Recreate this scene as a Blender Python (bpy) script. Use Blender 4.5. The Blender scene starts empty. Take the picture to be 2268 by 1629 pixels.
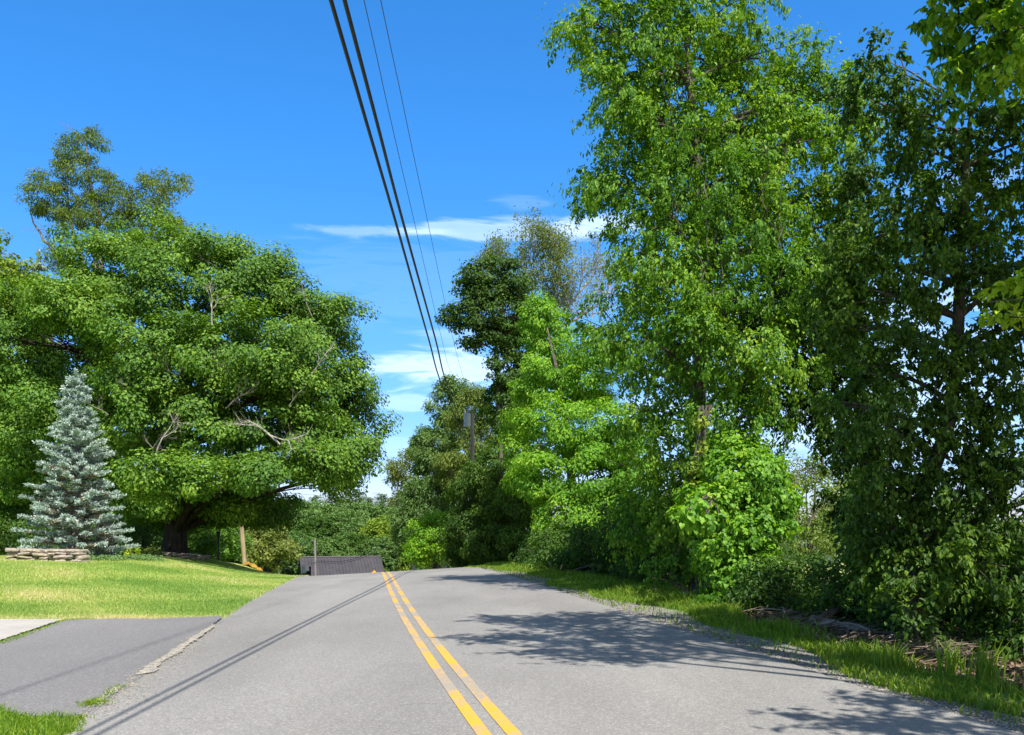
import bpy, math, random
import numpy as np
from mathutils import Vector

# ------------------------------------------------------------------ camera, sky, sun, exposure
scene = bpy.context.scene
F = 2104.0                 # focal length in units of a 2268 px wide picture
CX0, HY = 1134.0, 1168.0   # centre column and horizon row at that width
EYE = 1.4
SUN_EL, SUN_OFF = math.radians(58), math.radians(25.5)   # behind the camera, a little to the right

cam_d = bpy.data.cameras.new("camera")
cam = bpy.data.objects.new("camera", cam_d)
scene.collection.objects.link(cam)
cam.location = (0, 0, EYE)
cam.rotation_euler = (math.radians(90), 0, 0)
cam_d.sensor_width = 36
cam_d.lens = 36 * F / 2268
cam_d.shift_y = (HY - 814.5) / 2268
cam_d.clip_start = 0.05
cam_d.clip_end = 5000
scene.camera = cam

sun_dir = Vector((math.sin(SUN_OFF) * math.cos(SUN_EL), -math.cos(SUN_OFF) * math.cos(SUN_EL), math.sin(SUN_EL)))
sd = bpy.data.lights.new("sun", 'SUN')
sd.energy = 5.0
sd.angle = math.radians(0.53)
sd.color = (1.0, 0.95, 0.86)
so = bpy.data.objects.new("sun", sd)
scene.collection.objects.link(so)
so.rotation_euler = sun_dir.to_track_quat('Z', 'Y').to_euler()

scene.view_settings.view_transform = 'Standard'
scene.view_settings.look = 'None'
scene.view_settings.exposure = 0.80
scene.view_settings.gamma = 1.0

world = bpy.data.worlds.new("World")
scene.world = world
world.use_nodes = True
wn, wl = world.node_tree.nodes, world.node_tree.links
wn.clear()


def wnode(t, **kw):
    n = wn.new(t)
    for k, v in kw.items():
        setattr(n, k, v)
    return n


def wm(op, a, b=None, c=None, clamp=False):
    n = wn.new('ShaderNodeMath')
    n.operation = op
    n.use_clamp = clamp
    for i, v in enumerate((a, b, c)):
        if v is None:
            continue
        if isinstance(v, (int, float)):
            n.inputs[i].default_value = v
        else:
            wl.new(v, n.inputs[i])
    return n.outputs[0]


sky = wnode('ShaderNodeTexSky')
sky.sky_type = 'NISHITA'
sky.sun_disc = False
sky.sun_elevation = SUN_EL
sky.sun_rotation = math.atan2(sun_dir.x, sun_dir.y)
sky.air_density = 1.0
sky.dust_density = 0.3
sky.ozone_density = 2.0
hs = wnode('ShaderNodeHueSaturation')
hs.inputs['Saturation'].default_value = 1.17
hs.inputs['Hue'].default_value = 0.492
wl.new(sky.outputs[0], hs.inputs['Color'])
tc = wnode('ShaderNodeTexCoord')
sep = wnode('ShaderNodeSeparateXYZ')
wl.new(tc.outputs['Generated'], sep.inputs[0])
az = wm('ARCTAN2', sep.outputs[0], sep.outputs[1])
tanel = wm('DIVIDE', sep.outputs[2], wm('MAXIMUM', wm('SQRT', wm('ADD', wm('MULTIPLY', sep.outputs[0], sep.outputs[0]), wm('MULTIPLY', sep.outputs[1], sep.outputs[1]))), 0.01))
# thin high clouds: long streaks in azimuth, broken by stretched noise
comb = wnode('ShaderNodeCombineXYZ')
wl.new(wm('MULTIPLY', az, 9.0), comb.inputs[0])
wl.new(wm('MULTIPLY', tanel, 48.0), comb.inputs[1])
nz = wnode('ShaderNodeTexNoise')
nz.inputs['Scale'].default_value = 1.3
nz.inputs['Detail'].default_value = 8
nz.inputs['Roughness'].default_value = 0.6
nz.inputs['Distortion'].default_value = 0.7
wl.new(comb.outputs[0], nz.inputs['Vector'])
nzf = nz.outputs['Fac']
# (azimuth px, row, half width px, half height px, strength)
CL = [(1150, 508, 270, 30, .72), (830, 520, 150, 16, 0.4), (1330, 500, 130, 26, 0.6), (985, 822, 215, 44, 1.15), (905, 893, 110, 22, 0.6),
      (1040, 745, 130, 30, 0.35), (900, 985, 160, 26, 0.28), (1000, 640, 500, 120, 0.10), (1900, 900, 480, 170, .8), (1950, 700, 350, 60, 0.6),
      (800, 1075, 600, 60, 0.30), (1150, 450, 70, 20, 0.15), (2150, 480, 140, 40, .3)]
tot = None
for (px, py, wx, wy, st) in CL:
    a0 = math.atan((px - CX0) / F)
    e0 = (HY - py) / F
    dx = wm('DIVIDE', wm('SUBTRACT', az, a0), wx / F)
    dy = wm('DIVIDE', wm('SUBTRACT', tanel, e0), wy / F)
    r2 = wm('ADD', wm('MULTIPLY', dx, dx), wm('MULTIPLY', dy, dy))
    r2 = wm('ADD', r2, wm('MULTIPLY', wm('SUBTRACT', nzf, 0.5), 4.6))
    m = wm('MULTIPLY', wm('POWER', wm('MULTIPLY', wm('SUBTRACT', 1.35, r2, clamp=True), 1.0), 1.9), st)
    m = wm('MULTIPLY', m, wm('ADD', 0.35, nzf))
    tot = m if tot is None else wm('ADD', tot, m)
cmask = wm('MULTIPLY', tot, 0.60, clamp=True)
low = wm('POWER', wm('SUBTRACT', 1.0, wm('MULTIPLY', wm('ABSOLUTE', tanel), 2.0), clamp=True), 1.9)
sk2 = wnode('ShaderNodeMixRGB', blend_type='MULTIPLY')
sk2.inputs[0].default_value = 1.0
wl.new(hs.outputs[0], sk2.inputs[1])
grade = wnode('ShaderNodeMixRGB')
grade.inputs[1].default_value = (0.34, 0.83, 1.26, 1)
grade.inputs[2].default_value = (0.58, 0.60, 0.95, 1)
wl.new(low, grade.inputs[0])
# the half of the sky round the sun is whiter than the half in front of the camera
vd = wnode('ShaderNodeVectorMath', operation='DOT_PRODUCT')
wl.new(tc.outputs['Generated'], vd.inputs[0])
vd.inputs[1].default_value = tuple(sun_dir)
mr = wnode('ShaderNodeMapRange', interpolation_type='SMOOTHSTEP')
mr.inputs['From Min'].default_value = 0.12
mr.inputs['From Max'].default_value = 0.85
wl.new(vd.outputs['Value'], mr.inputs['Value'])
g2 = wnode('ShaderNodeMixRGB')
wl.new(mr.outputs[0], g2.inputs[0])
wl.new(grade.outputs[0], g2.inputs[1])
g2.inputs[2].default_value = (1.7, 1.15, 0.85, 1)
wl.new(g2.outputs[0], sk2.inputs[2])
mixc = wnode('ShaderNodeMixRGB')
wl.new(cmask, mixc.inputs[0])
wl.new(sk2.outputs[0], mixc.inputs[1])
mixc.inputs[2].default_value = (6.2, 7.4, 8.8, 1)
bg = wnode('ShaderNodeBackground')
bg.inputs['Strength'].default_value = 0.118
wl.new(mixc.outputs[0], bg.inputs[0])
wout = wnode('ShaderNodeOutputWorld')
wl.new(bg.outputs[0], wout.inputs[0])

scene.cycles.max_bounces = 6
scene.cycles.diffuse_bounces = 3
scene.cycles.transmission_bounces = 4
scene.cycles.transparent_max_bounces = 4
scene.cycles.use_denoising = True

# ------------------------------------------------------------------ helpers
col = scene.collection
V = lambda *a: np.array(a, float)


def U(px, py, Y):
    return V((px - CX0) / F * Y, Y, EYE + (HY - py) / F * Y)


def link(o, parent=None):
    col.objects.link(o)
    if parent is not None:
        o.parent = parent
        o.location = -Vector(parent.location) if parent.parent is None else (0, 0, 0)      # part meshes are given in world metres
    return o


def tag(o, label=None, cat=None, group=None, kind=None):
    if label: o['label'] = label
    if cat: o['category'] = cat
    if group: o['group'] = group
    if kind: o['kind'] = kind
    return o


def thing(name, loc, label, cat, group=None):
    o = bpy.data.objects.new(name, None)
    o.location = Vector([float(c) for c in loc])
    o.empty_display_size = 0.2
    col.objects.link(o)
    return tag(o, label, cat, group)


def npmesh(name, verts, faces, mat, parent=None, smooth=False, attrs=None):
    """verts (n,3); faces: (m,k) array or list of arrays of different k"""
    me = bpy.data.meshes.new(name)
    verts = np.ascontiguousarray(verts, dtype=np.float32)
    if not isinstance(faces, (list, tuple)):
        faces = [faces]
    faces = [np.asarray(f, dtype=np.int32) for f in faces if len(f)]
    nl = sum(f.size for f in faces)
    nf = sum(len(f) for f in faces)
    me.vertices.add(len(verts))
    me.vertices.foreach_set('co', verts.ravel())
    me.loops.add(nl)
    me.loops.foreach_set('vertex_index', np.concatenate([f.ravel() for f in faces]))
    me.polygons.add(nf)
    tot = np.concatenate([np.full(len(f), f.shape[1], np.int32) for f in faces])
    st = np.concatenate([[0], np.cumsum(tot)[:-1]]).astype(np.int32)
    me.polygons.foreach_set('loop_start', st)
    try:
        me.polygons.foreach_set('loop_total', tot)
    except Exception:
        pass
    me.polygons.foreach_set('use_smooth', np.full(nf, smooth, bool))
    me.update(calc_edges=True)
    for (an, dom, dat) in (attrs or []):
        a = me.attributes.new(an, 'FLOAT', dom)
        a.data.foreach_set('value', np.ascontiguousarray(dat, dtype=np.float32))
    if mat: me.materials.append(mat)
    o = bpy.data.objects.new(name, me)
    return link(o, parent)


class MB:
    """collects small solids into one mesh"""
    def __init__(s):
        s.v, s.f = [], {}
        s.n = 0

    def add(s, v, f):
        v = np.asarray(v, float)
        for q in f:
            s.f.setdefault(len(q), []).append([i + s.n for i in q])
        s.v.append(v)
        s.n += len(v)

    def box(s, c, size, rot=0.0, R=None):
        h = np.array(size) / 2
        v = np.array([[x, y, z] for z in (-1, 1) for y in (-1, 1) for x in (-1, 1)]) * h
        if R is None:
            R = np.array([[math.cos(rot), -math.sin(rot), 0], [math.sin(rot), math.cos(rot), 0], [0, 0, 1]])
        v = v @ np.array(R).T + np.array(c)
        s.add(v, [(0, 2, 3, 1), (4, 5, 7, 6), (0, 1, 5, 4), (2, 6, 7, 3), (0, 4, 6, 2), (1, 3, 7, 5)])

    def tube(s, P, R, n=8, cap=True, wob=0.0, rng=None):
        P = np.asarray(P, float)
        R = np.broadcast_to(np.asarray(R, float), (len(P),))
        T = np.gradient(P, axis=0)
        T /= np.linalg.norm(T, axis=1)[:, None] + 1e-9
        ref = V(0, 0, 1) if abs(T[0][2]) < .9 else V(1, 0, 0)
        a = np.cross(T[0], ref); a /= np.linalg.norm(a)
        rings = []
        ang = np.arange(n) / n * 2 * math.pi
        for i in range(len(P)):
            a = a - T[i] * a.dot(T[i]); a /= np.linalg.norm(a) + 1e-9
            b = np.cross(T[i], a)
            rr = R[i] * np.ones(n)
            if wob and rng is not None:
                rr = rr * (1 + wob * np.sin(ang * 3 + i * .3) + wob * rng.uniform(-.5, .5, n))
            rings.append(P[i] + (np.cos(ang) * rr)[:, None] * a + (np.sin(ang) * rr)[:, None] * b)
        v = np.concatenate(rings)
        f = []
        for i in range(len(P) - 1):
            for j in range(n):
                k = (j + 1) % n
                f.append((i * n + j, i * n + k, (i + 1) * n + k, (i + 1) * n + j))
        s.add(v, f)
        if cap and R[-1] > .004:
            s.add(rings[-1], [tuple(range(n))])
            s.add(rings[0][::-1], [tuple(range(n))])

    def build(s, name, mat, parent=None, smooth=False):
        return npmesh(name, np.concatenate(s.v), [np.array(q) for q in s.f.values()], mat, parent, smooth)


# ------------------------------------------------------------------ materials
def newmat(name):
    m = bpy.data.materials.new(name)
    m.use_nodes = True
    nt = m.node_tree
    nt.nodes.clear()
    return m, nt


class NT:
    def __init__(s, name):
        s.m, s.nt = newmat(name)
        s.N, s.L = s.nt.nodes, s.nt.links

    def n(s, t, **kw):
        n = s.N.new(t)
        for k, v in kw.items():
            setattr(n, k, v)
        return n

    def set(s, sock, v):
        if isinstance(v, bpy.types.NodeSocket):
            s.L.new(v, sock)
        else:
            if isinstance(v, (tuple, list)) and len(v) == 3 and sock.type == 'RGBA':
                v = (*v, 1)
            sock.default_value = v

    def math(s, op, a, b=0.0, clamp=False):
        n = s.n('ShaderNodeMath', operation=op, use_clamp=clamp)
        s.set(n.inputs[0], a); s.set(n.inputs[1], b)
        return n.outputs[0]

    def mix(s, f, a, b, mode='MIX'):
        n = s.n('ShaderNodeMixRGB', blend_type=mode)
        s.set(n.inputs[0], f); s.set(n.inputs[1], a); s.set(n.inputs[2], b)
        return n.outputs[0]

    def pos(s, scale=(1, 1, 1)):
        t = s.n('ShaderNodeTexCoord')
        m = s.n('ShaderNodeMapping')
        m.inputs['Scale'].default_value = scale
        s.L.new(t.outputs['Object'], m.inputs[0])
        return m.outputs[0]

    def noise(s, scale, detail=4, rough=.55, vec=None, dist=0):
        n = s.n('ShaderNodeTexNoise')
        n.inputs['Scale'].default_value = scale
        n.inputs['Detail'].default_value = detail
        n.inputs['Roughness'].default_value = rough
        n.inputs['Distortion'].default_value = dist
        s.L.new(vec if vec is not None else s.pos(), n.inputs['Vector'])
        return n.outputs['Fac']

    def ramp(s, f, stops):
        n = s.n('ShaderNodeValToRGB')
        e = n.color_ramp.elements
        while len(e) < len(stops):
            e.new(.5)
        for i, (p, c) in enumerate(stops):
            e[i].position = p
            e[i].color = (*c, 1) if len(c) == 3 else c
        s.set(n.inputs[0], f)
        return n.outputs[0]

    def attr(s, name):
        n = s.n('ShaderNodeAttribute', attribute_name=name)
        return n.outputs['Fac']

    def bump(s, h, strength=.3, dist=.02):
        n = s.n('ShaderNodeBump')
        n.inputs['Strength'].default_value = strength
        n.inputs['Distance'].default_value = dist
        s.L.new(h, n.inputs['Height'])
        return n.outputs[0]

    def out(s, color, rough=.8, normal=None, spec=.3, metal=0.0):
        p = s.n('ShaderNodeBsdfPrincipled')
        s.set(p.inputs['Base Color'], color)
        s.set(p.inputs['Roughness'], rough)
        p.inputs['Specular IOR Level'].default_value = spec
        p.inputs['Metallic'].default_value = metal
        if normal is not None:
            s.L.new(normal, p.inputs['Normal'])
        o = s.n('ShaderNodeOutputMaterial')
        s.L.new(p.outputs[0], o.inputs[0])
        return s.m


def leafmat(name, stops, trans=.42, gloss=.018, tcol=(1.3, 1.25, .35), vscale=.5, warm=True):
    """stops: colours over the per leaf random value; a low frequency noise varies branches"""
    if warm: stops = [(p, (c[0] * 1.0, c[1] * .95, c[2] * .65)) for p, c in stops]
    s = NT(name)
    r = s.attr('rnd')
    nn = s.noise(vscale, 2)
    f = s.math('ADD', s.math('MULTIPLY', r, .62), s.math('MULTIPLY', nn, .42), clamp=True)
    c = s.ramp(f, stops)
    d = s.n('ShaderNodeBsdfDiffuse'); s.set(d.inputs[0], c)
    t = s.n('ShaderNodeBsdfTranslucent'); s.set(t.inputs[0], s.mix(1.0, c, tcol, 'MULTIPLY'))
    m1 = s.n('ShaderNodeMixShader'); m1.inputs[0].default_value = trans
    s.L.new(d.outputs[0], m1.inputs[1]); s.L.new(t.outputs[0], m1.inputs[2])
    g = s.n('ShaderNodeBsdfGlossy'); g.inputs['Roughness'].default_value = .55
    g.inputs[0].default_value = (.9, .95, 1, 1)
    m2 = s.n('ShaderNodeMixShader'); m2.inputs[0].default_value = gloss
    s.L.new(m1.outputs[0], m2.inputs[1]); s.L.new(g.outputs[0], m2.inputs[2])
    o = s.n('ShaderNodeOutputMaterial'); s.L.new(m2.outputs[0], o.inputs[0])
    return s.m


M = {}
M['maple'] = leafmat('maple_leaf', [(.12, (.036, .100, .016)), (.4, (.074, .182, .022)), (.68, (.134, .270, .032)), (.92, (.23, .37, .05)), (.985, (.30, .33, .06))], trans=.34)
M['maple2'] = leafmat('maple_leaf_yellow', [(.1, (.085, .165, .02)), (.5, (.14, .25, .025)), (.85, (.28, .36, .035)), (1, (.5, .42, .04))], trans=.38)
M['ash'] = leafmat('blue_green_leaf', [(.1, (.06, .12, .03)), (.5, (.12, .20, .045)), (.9, (.21, .28, .07))], trans=.3)
M['vine'] = leafmat('vine_leaf', [(.1, (.040, .125, .015)), (.35, (.080, .215, .02)), (.62, (.155, .330, .03)), (.88, (.29, .46, .045)), (.97, (.48, .50, .05)), (1, (.55, .36, .05))], trans=.46)
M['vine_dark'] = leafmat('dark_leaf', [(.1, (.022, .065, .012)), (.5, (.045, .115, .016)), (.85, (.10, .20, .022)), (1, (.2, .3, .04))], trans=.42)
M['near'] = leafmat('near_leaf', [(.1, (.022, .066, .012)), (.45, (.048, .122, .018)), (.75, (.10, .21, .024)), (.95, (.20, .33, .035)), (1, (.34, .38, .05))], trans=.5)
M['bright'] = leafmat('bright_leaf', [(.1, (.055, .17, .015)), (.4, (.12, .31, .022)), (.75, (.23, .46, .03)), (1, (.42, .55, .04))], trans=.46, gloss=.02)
M['lime'] = leafmat('lime_leaf', [(.1, (.2, .36, .02)), (.6, (.34, .5, .03)), (1, (.5, .58, .05))], trans=.4)
M['far'] = leafmat('far_leaf', [(.1, (.06, .14, .05)), (.5, (.105, .21, .07)), (.9, (.16, .275, .10))], trans=.3, vscale=.25)  # lightened, bluish green: distance haze is put into the leaf colour
M['far_y'] = leafmat('far_yellow_leaf', [(.1, (.11, .20, .03)), (.5, (.19, .31, .04)), (.9, (.29, .39, .05))], trans=.35, vscale=.25)
M['pine'] = leafmat('pine_needle', [(.1, (.10, .18, .10)), (.5, (.16, .26, .14)), (.9, (.23, .34, .20))], trans=.2)  # pale needles: haze over the far wood is painted into this colour
M['olive'] = leafmat('olive_leaf', [(.1, (.085, .13, .04)), (.5, (.165, .23, .06)), (.9, (.27, .32, .11))], trans=.35)
M['spruce'] = leafmat('spruce_needle', [(.1, (.18, .255, .215)), (.5, (.36, .46, .41)), (.9, (.57, .66, .60))], trans=.15, gloss=.02, tcol=(1, 1.05, .9), warm=False)
M['dry'] = leafmat('dry_needle', [(.1, (.13, .08, .04)), (.5, (.22, .14, .08)), (.9, (.34, .25, .16))], trans=.1, tcol=(1, 1, 1), warm=False)
M['rust'] = leafmat('rust_leaf', [(.1, (.2, .08, .04)), (.5, (.35, .16, .07)), (.9, (.45, .26, .1))], trans=.3, tcol=(1, 1, 1), warm=False)
M['juniper'] = leafmat('juniper_leaf', [(.1, (.07, .15, .07)), (.5, (.13, .24, .115)), (.9, (.2, .33, .16))], trans=.15)
M['grass'] = leafmat('grass_blade', [(.1, (.13, .25, .045)), (.38, (.26, .39, .08)), (.58, (.43, .50, .14)), (.76, (.62, .57, .28)), (1, (.70, .58, .38))], warm=False, trans=.4, vscale=.45)
M['verge'] = leafmat('verge_blade', [(.1, (.07, .16, .018)), (.5, (.14, .27, .025)), (.8, (.26, .36, .04)), (1, (.5, .46, .16))], trans=.45, vscale=.8)
M['litter'] = leafmat('litter', [(.1, (.07, .045, .03)), (.5, (.16, .10, .065)), (.85, (.28, .20, .14)), (1, (.38, .31, .24))], trans=.05, tcol=(1, 1, 1), warm=False)

s = NT('bark')
b = s.noise(9, 6, .65, s.pos((1, 1, .18)))
M['bark'] = s.out(s.ramp(b, [(.3, (.03, .025, .02)), (.55, (.10, .085, .07)), (.75, (.22, .20, .17))]), .9, s.bump(b, .8, .04))
s = NT('dark_bark')
b = s.noise(9, 6, .65, s.pos((1, 1, .18)))
M['dark_bark'] = s.out(s.ramp(b, [(.35, (.015, .012, .010)), (.62, (.05, .04, .033)), (.8, (.14, .12, .10))]), .95, s.bump(b, .8, .04))
s = NT('grey_bark')
b = s.noise(14, 5, .6, s.pos((1, 1, .3)))
M['grey_bark'] = s.out(s.ramp(b, [(.3, (.10, .085, .07)), (.55, (.22, .19, .165)), (.75, (.36, .33, .29))]), .9, s.bump(b, .5, .02))
s = NT('pale_bark')
b = s.noise(10, 5, .6, s.pos((1, 1, .5)))
M['pale_bark'] = s.out(s.ramp(b, [(.3, (.17, .15, .13)), (.5, (.32, .29, .26)), (.72, (.52, .49, .45))]), .9, s.bump(b, .5, .02))
s = NT('pole_wood')
b = s.noise(16, 6, .6, s.pos((1, 1, .06)))
M['pole_wood'] = s.out(s.ramp(b, [(.3, (.20, .15, .09)), (.6, (.36, .28, .18)), (.8, (.46, .38, .27))]), .85, s.bump(b, .5, .01))
s = NT('grey_pole_wood')
b = s.noise(16, 6, .6, s.pos((1, 1, .06)))
M['grey_pole'] = s.out(s.ramp(b, [(.3, (.13, .11, .10)), (.6, (.26, .23, .21)), (.8, (.36, .33, .31))]), .85, s.bump(b, .5, .01))
s = NT('log_wood')
b = s.noise(5, 7, .65, s.pos((1, .25, 2)))
M['log'] = s.out(s.ramp(b, [(.3, (.035, .026, .018)), (.5, (.125, .092, .066)), (.7, (.30, .245, .195))]), .9, s.bump(b, .8, .03))
s = NT('cable'); M['cable'] = s.out((.018, .014, .014), .55, spec=.4)
s = NT('wire'); M['wire'] = s.out((.05, .06, .075), .5)
s = NT('transformer_paint'); M['trafo'] = s.out(s.ramp(s.noise(4), [(.3, (.30, .36, .42)), (.7, (.38, .44, .50))]), .5)
s = NT('porcelain'); M['porcelain'] = s.out((.30, .30, .31), .3)
s = NT('metal'); M['metal'] = s.out((.25, .26, .27), .45, metal=.6)
s = NT('black_paint'); M['black'] = s.out((.02, .02, .022), .5)
s = NT('white_paint'); M['white'] = s.out(s.ramp(s.noise(6), [(.3, (.68, .68, .66)), (.7, (.8, .8, .78))]), .6)
s = NT('sign_yellow'); M['sign'] = s.out((.80, .42, .02), .45)
s = NT('tarp'); b = s.noise(3, 3)
M['tarp'] = s.out(s.ramp(b, [(.3, (.26, .14, .015)), (.7, (.40, .23, .02))]), .5, s.bump(b, .5, .08))

# dark ribbed steel roof: ribs are geometry, this is the paint
s = NT('roof_metal')
b = s.noise(1.2, 5, .6)
M['roof'] = s.out(s.ramp(b, [(.3, (.034, .031, .035)), (.7, (.055, .050, .055))]), .6, spec=.4)
s = NT('barn_board'); b = s.noise(5, 5, .6, s.pos((3, 3, .2)))
M['board'] = s.out(s.ramp(b, [(.3, (.12, .11, .10)), (.7, (.24, .22, .20))]), .8)

# stone
s = NT('field_stone')
b1 = s.noise(1.7, 3); b2 = s.noise(14, 6, .65)
c = s.ramp(b1, [(.3, (.24, .20, .14)), (.45, (.34, .30, .22)), (.6, (.38, .31, .27)), (.72, (.28, .26, .23))])
c = s.mix(.7, c, s.ramp(b2, [(.3, (.45, .45, .45)), (.6, (1, 1, 1))]), 'MULTIPLY')
M['stone'] = s.out(c, .9, s.bump(b2, .6, .02))

# asphalt: fine pale aggregate, worn wheel tracks, old seams
def asphalt(name, base, lo, hi, track=True):
    s = NT(name)
    v = s.n('ShaderNodeTexVoronoi'); v.inputs['Scale'].default_value = 95
    s.L.new(s.pos(), v.inputs['Vector'])
    spk = s.n('ShaderNodeSeparateColor'); s.L.new(v.outputs['Color'], spk.inputs[0])
    fine = s.ramp(spk.outputs[0], [(0, (.72, .72, .72)), (.55, (.95, .95, .95)), (.86, (1.05, 1.05, 1.04)), (1, (1.5, 1.48, 1.45))])
    mid = s.noise(22, 5, .7)
    big = s.noise(.35, 5, .6, s.pos((1, .35, 1)))
    c = s.ramp(big, [(.3, lo), (.7, hi)])
    c = s.mix(1.0, c, fine, 'MULTIPLY')
    c = s.mix(.38, c, s.ramp(mid, [(.3, (.72, .72, .74)), (.7, (1.25, 1.25, 1.23))]), 'MULTIPLY')
    if track:
        t = s.attr('t')
        # two tyre paths per lane, slightly polished and darker
        wv = s.math('ABSOLUTE', s.math('SINE', s.math('MULTIPLY', s.math('ADD', t, -.1), math.pi / 1.65)))
        c = s.mix(s.math('MULTIPLY', wv, .3), c, (.80, .80, .82), 'MULTIPLY')
    cr = s.n('ShaderNodeTexVoronoi', feature='DISTANCE_TO_EDGE'); cr.inputs['Scale'].default_value = .22
    nv = s.n('ShaderNodeVectorMath', operation='ADD')
    wob = s.n('ShaderNodeTexNoise'); wob.inputs['Scale'].default_value = 1.3; wob.inputs['Detail'].default_value = 6
    s.L.new(s.pos(), wob.inputs['Vector'])
    s.L.new(s.pos(), nv.inputs[0]); s.L.new(wob.outputs['Color'], nv.inputs[1])
    s.L.new(nv.outputs[0], cr.inputs['Vector'])
    ck = s.math('LESS_THAN', cr.outputs['Distance'], .0016)
    brk = s.math('GREATER_THAN', s.noise(.9, 2), .60)
    c = s.mix(s.math('MULTIPLY', s.math('MULTIPLY', ck, brk), .6), c, (.06, .06, .06))
    return s.out(c, .85, s.bump(s.math('ADD', spk.outputs[0], mid), .35, .006), spec=.25)

M['asphalt'] = asphalt('asphalt', None, (.180, .173, .162), (.272, .261, .244))
M['asphalt_dark'] = asphalt('drive_asphalt', None, (.140, .134, .132), (.190, .182, .178), False)
s = NT('concrete'); b = s.noise(2, 6, .6); b3 = s.noise(60, 3)
M['concrete'] = s.out(s.mix(.4, s.ramp(b, [(.3, (.30, .28, .25)), (.7, (.38, .355, .32))]), s.ramp(b3, [(.3, (.7, .7, .7)), (.7, (1.2, 1.2, 1.2))]), 'MULTIPLY'), .9)
s = NT('road_paint')
w = s.noise(6, 6, .75, s.pos((1.4, .5, 1))); w2 = s.noise(70, 4, .7); w3 = s.noise(.8, 2)
f = s.math('ADD', s.math('ADD', s.math('MULTIPLY', w, .55), s.math('MULTIPLY', w2, .45)), s.math('MULTIPLY', w3, .5))
M['paint'] = s.out(s.mix(s.ramp(f, [(.69, (0, 0, 0)), (.82, (1, 1, 1))]), s.mix(s.noise(40, 3), (.50, .262, .022), (.62, .345, .035)), (.26, .235, .20)), .75)
s = NT('sand'); b3 = s.noise(55, 5, .7)
b4 = s.noise(11, 6, .7)
M['sand'] = s.out(s.mix(s.ramp(b4, [(.47, (0, 0, 0)), (.56, (1, 1, 1))]), (.215, .205, .188), s.ramp(b3, [(.3, (.26, .225, .17)), (.5, (.36, .315, .245)), (.7, (.46, .41, .33))])), .95)
s = NT('gravel_stone')
M['gravel'] = s.out(s.ramp(s.attr('rnd'), [(0, (.08, .075, .07)), (.5, (.17, .16, .145)), (1, (.34, .32, .29))]), .9)

# ground: zones follow the distance from the road's centre line
s = NT('ground')
t = s.attr('t'); yy = s.attr('yy')
tn = s.math('ADD', t, s.math('MULTIPLY', s.math('SUBTRACT', s.noise(1.1, 5, .65), .5), 2.2))
tn01 = s.math('MULTIPLY', s.math('ADD', tn, 30), 1 / 60)
q = lambda tt: (tt + 30) / 60
big = s.noise(.22, 4); fine = s.noise(9, 6, .7); med = s.noise(1.6, 4, .6)
lawn = s.ramp(s.math('ADD', s.math('MULTIPLY', big, .6), s.math('MULTIPLY', med, .4)), [(.38, (.16, .28, .03)), (.5, (.26, .37, .04)), (.62, (.42, .43, .10))])
verge = s.ramp(med, [(.35, (.08, .17, .02)), (.6, (.15, .24, .03))])
field = s.ramp(med, [(.35, (.26, .30, .06)), (.6, (.42, .40, .14))])
litter = s.ramp(fine, [(.35, (.045, .035, .022)), (.5, (.11, .08, .055)), (.68, (.20, .15, .11))])
grav = s.ramp(s.noise(30, 4, .8), [(.35, (.09, .083, .07)), (.5, (.18, .168, .148)), (.66, (.30, .28, .25))])
step = lambda a, b_: s.ramp(tn01, [(q(a), (0, 0, 0)), (q(b_), (1, 1, 1))])
c = s.mix(step(3.0, 3.15), lawn, grav)
c = s.mix(step(4.3, 4.6), c, verge)
c = s.mix(step(4.5, 5.1), c, litter)
c = s.mix(step(12.5, 13.5), c, field)
far = s.ramp(s.math('MULTIPLY', yy, .005), [(.33, (0, 0, 0)), (.40, (1, 1, 1))])
c = s.mix(far, c, (.05, .075, .025))
c = s.mix(.6, c, s.ramp(fine, [(.3, (.65, .65, .65)), (.7, (1.3, 1.3, 1.3))]), 'MULTIPLY')
M['ground'] = s.out(c, .95, s.bump(fine, .5, .05))


# ------------------------------------------------------------------ terrain
_py = np.array([6.39, 9.06, 13.65, 18.3, 23, 33, 40])
_px = np.array([-.088, -.60, -1.40, -2.148, -2.875, -4.36, -5.40])
_pf = np.polyfit(_py, _px, 3)
_dpf = np.polyder(_pf)


def cx(Y):
    Y = np.asarray(Y, float)
    Yc = np.clip(Y, 5, 40)
    return np.polyval(_pf, Yc) + (Y - Yc) * np.polyval(_dpf, Yc)


_gy = np.arange(0, 2001, 1.0)
_sl = np.interp(_gy, [40, 60, 85, 112, 150, 400, 2000], [.0475, .14, .14, 0, 0, -.004, -.004])
_cum = np.concatenate([[0], np.cumsum((_sl[1:] + _sl[:-1]) / 2)])
_c40 = _cum[40]


def prof(Y):
    Y = np.asarray(Y, float)
    Yc = np.clip(Y, 0, 40)
    return -.5 * (Yc / 40) ** 3.8 - np.where(Y > 40, np.interp(Y, _gy, _cum) - _c40, 0)


def ss(x, a, b):
    u = np.clip((np.asarray(x, float) - a) / (b - a), 0, 1)
    return u * u * (3 - 2 * u)


ZL = ([-60, 14.4, 19, 25, 31, 40, 45, 55, 65, 90, 120, 150, 400, 2000], [0, 0, .12, .25, .31, .10, -.10, -.45, -1.0, -4.2, -7.6, -7.6, -5, 0])
ZR = ([-60, 20, 40, 60, 90, 120, 400, 2000], [0, 0, -.25, -.9, -3.5, -7.0, -5, 0])


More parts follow.
